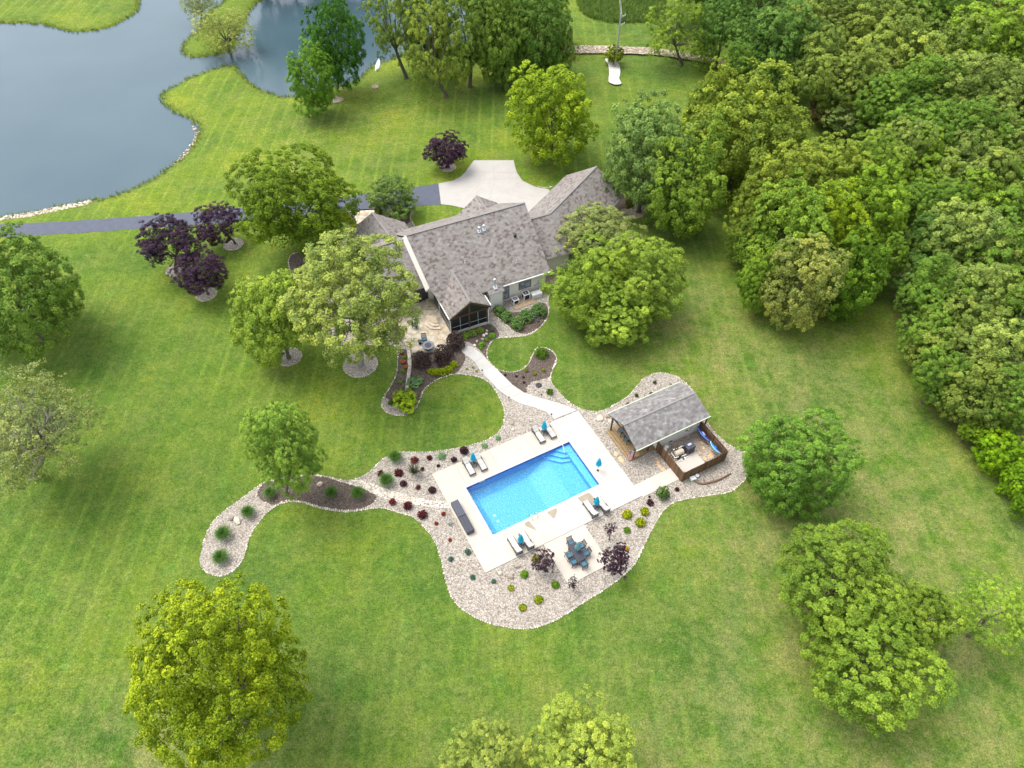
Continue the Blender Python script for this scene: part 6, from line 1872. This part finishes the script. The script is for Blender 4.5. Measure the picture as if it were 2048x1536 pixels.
shrub(1257.5, 407, 9.5, (0.19, 0.22, 0.008), 'golden green shrub in the mulch beside the garage', 'finebush', .85)
for cx, cy, lab in ((946, 735, 'upper'), (934, 738, 'left'), (953, 742, 'lower')):
    shrub(cx, cy, 3.2, (0.19, 0.24, 0.04), 'tiny yellow green tuft in the gravel left of the path, ' + lab, 'grass', .6, 'low_plant', None, 'plant')
# bright bushes at the right edge
for cx, cy, rx, ry, c, lab in ((2000, 905, 48, 46, (0.135, 0.260, 0.010), 'large bright green bush at the wood edge, upper'), (2040, 960, 36, 42, (0.125, 0.245, 0.012), 'bright green bush at the right edge, middle'), (2052, 1010, 26, 30, (0.090, 0.190, 0.012), 'darker bush at the right edge, lowest'),
        (1945, 862, 24, 22, (0.130, 0.225, 0.018), 'small bright bush between the wood and the large bush'), (1985, 858, 30, 28, (0.110, 0.200, 0.016), 'bush tucked between the last tree and the large bush'), (1915, 800, 28, 26, (0.100, 0.180, 0.020), 'low bush under the last wood edge tree'), (2020, 845, 30, 26, G1, 'bush behind the large bright bush')):
    tree(cx, cy, rx, ry, c, lab, 'dense', zc=2.2, name='bush', cat='bush', nl=4)

# leaf tufts in one object: rough growth along the shore and in the meadow
def tufts(name, pts, label, tint, h=.5, per=9, w=.05, seed=1):
    rg = np.random.RandomState(seed)
    pts = np.array(pts)
    n = len(pts) * per
    P0 = np.repeat(pts, per, 0) + np.column_stack([rg.normal(size=(n, 2)) * .16, np.zeros(n)])
    a = rg.uniform(0, 2 * PI, n); L = h * rg.uniform(.5, 1.2, n)
    T = np.column_stack([np.cos(a) * .45 * L, np.sin(a) * .45 * L, L])
    S_ = np.column_stack([-np.sin(a), np.cos(a), np.zeros(n)]) * w
    V = np.stack([P0 - S_, P0 + S_, P0 + T + S_ * .2, P0 + T - S_ * .2], 1).reshape(-1, 3)
    me = bpy.data.meshes.new(name)
    me.vertices.add(4 * n); me.vertices.foreach_set('co', V.astype('f').ravel())
    me.loops.add(4 * n); me.loops.foreach_set('vertex_index', np.arange(4 * n))
    me.polygons.add(n); me.polygons.foreach_set('loop_start', np.arange(0, 4 * n, 4)); me.polygons.foreach_set('loop_total', np.full(n, 4))
    me.update(calc_edges=True)
    at_ = me.attributes.new('tone', 'FLOAT', 'POINT'); at_.data.foreach_set('value', np.repeat(rg.uniform(.1, .9, n), 4).astype('f'))
    me.materials.append(M['leaf'])
    o = bpy.data.objects.new(name, me); col.objects.link(o); o.color = (*tint, 1)
    tag(o, label, 'grass', kind='stuff')
rg_ = np.random.RandomState(2)
sp = []
for a, b in zip(shore, shore[1:] + shore[:1]):
    L = math.hypot(b[0] - a[0], b[1] - a[1])
    if math.hypot(a[0], a[1]) > 330:
        continue
    for k in range(int(L / .22)):
        f = rg_.rand()
        nx, ny = (b[1] - a[1]) / L, -(b[0] - a[0]) / L
        o_ = -rg_.uniform(-.9, .12)
        sp.append((a[0] + (b[0] - a[0]) * f + nx * o_, a[1] + (b[1] - a[1]) * f + ny * o_, WZ - .05))
tufts('shore_grass', sp, 'rough tall grass and rushes fringing the pond', (0.175, 0.240, 0.030), .5, 7, .045)
me_ = pxpoly([(1160, -60), (1155, 5), (1175, 35), (1220, 47), (1270, 47), (1320, 40), (1330, 0), (1320, -60)], 0, 4)
mpoly = [(p.x, p.y) for p in me_]
xs = [p[0] for p in mpoly]; ys_ = [p[1] for p in mpoly]
q = np.column_stack([rg_.uniform(min(xs), max(xs), 9000), rg_.uniform(min(ys_), max(ys_), 9000)])
q = q[sdist(q, mpoly) > 0]
tufts('meadow_grass', [(x, y, -.3) for x, y in q], 'patch of tall unmown darker grass at the top of the picture', (0.135, 0.215, 0.055), 1.1, 7, .07, 3)
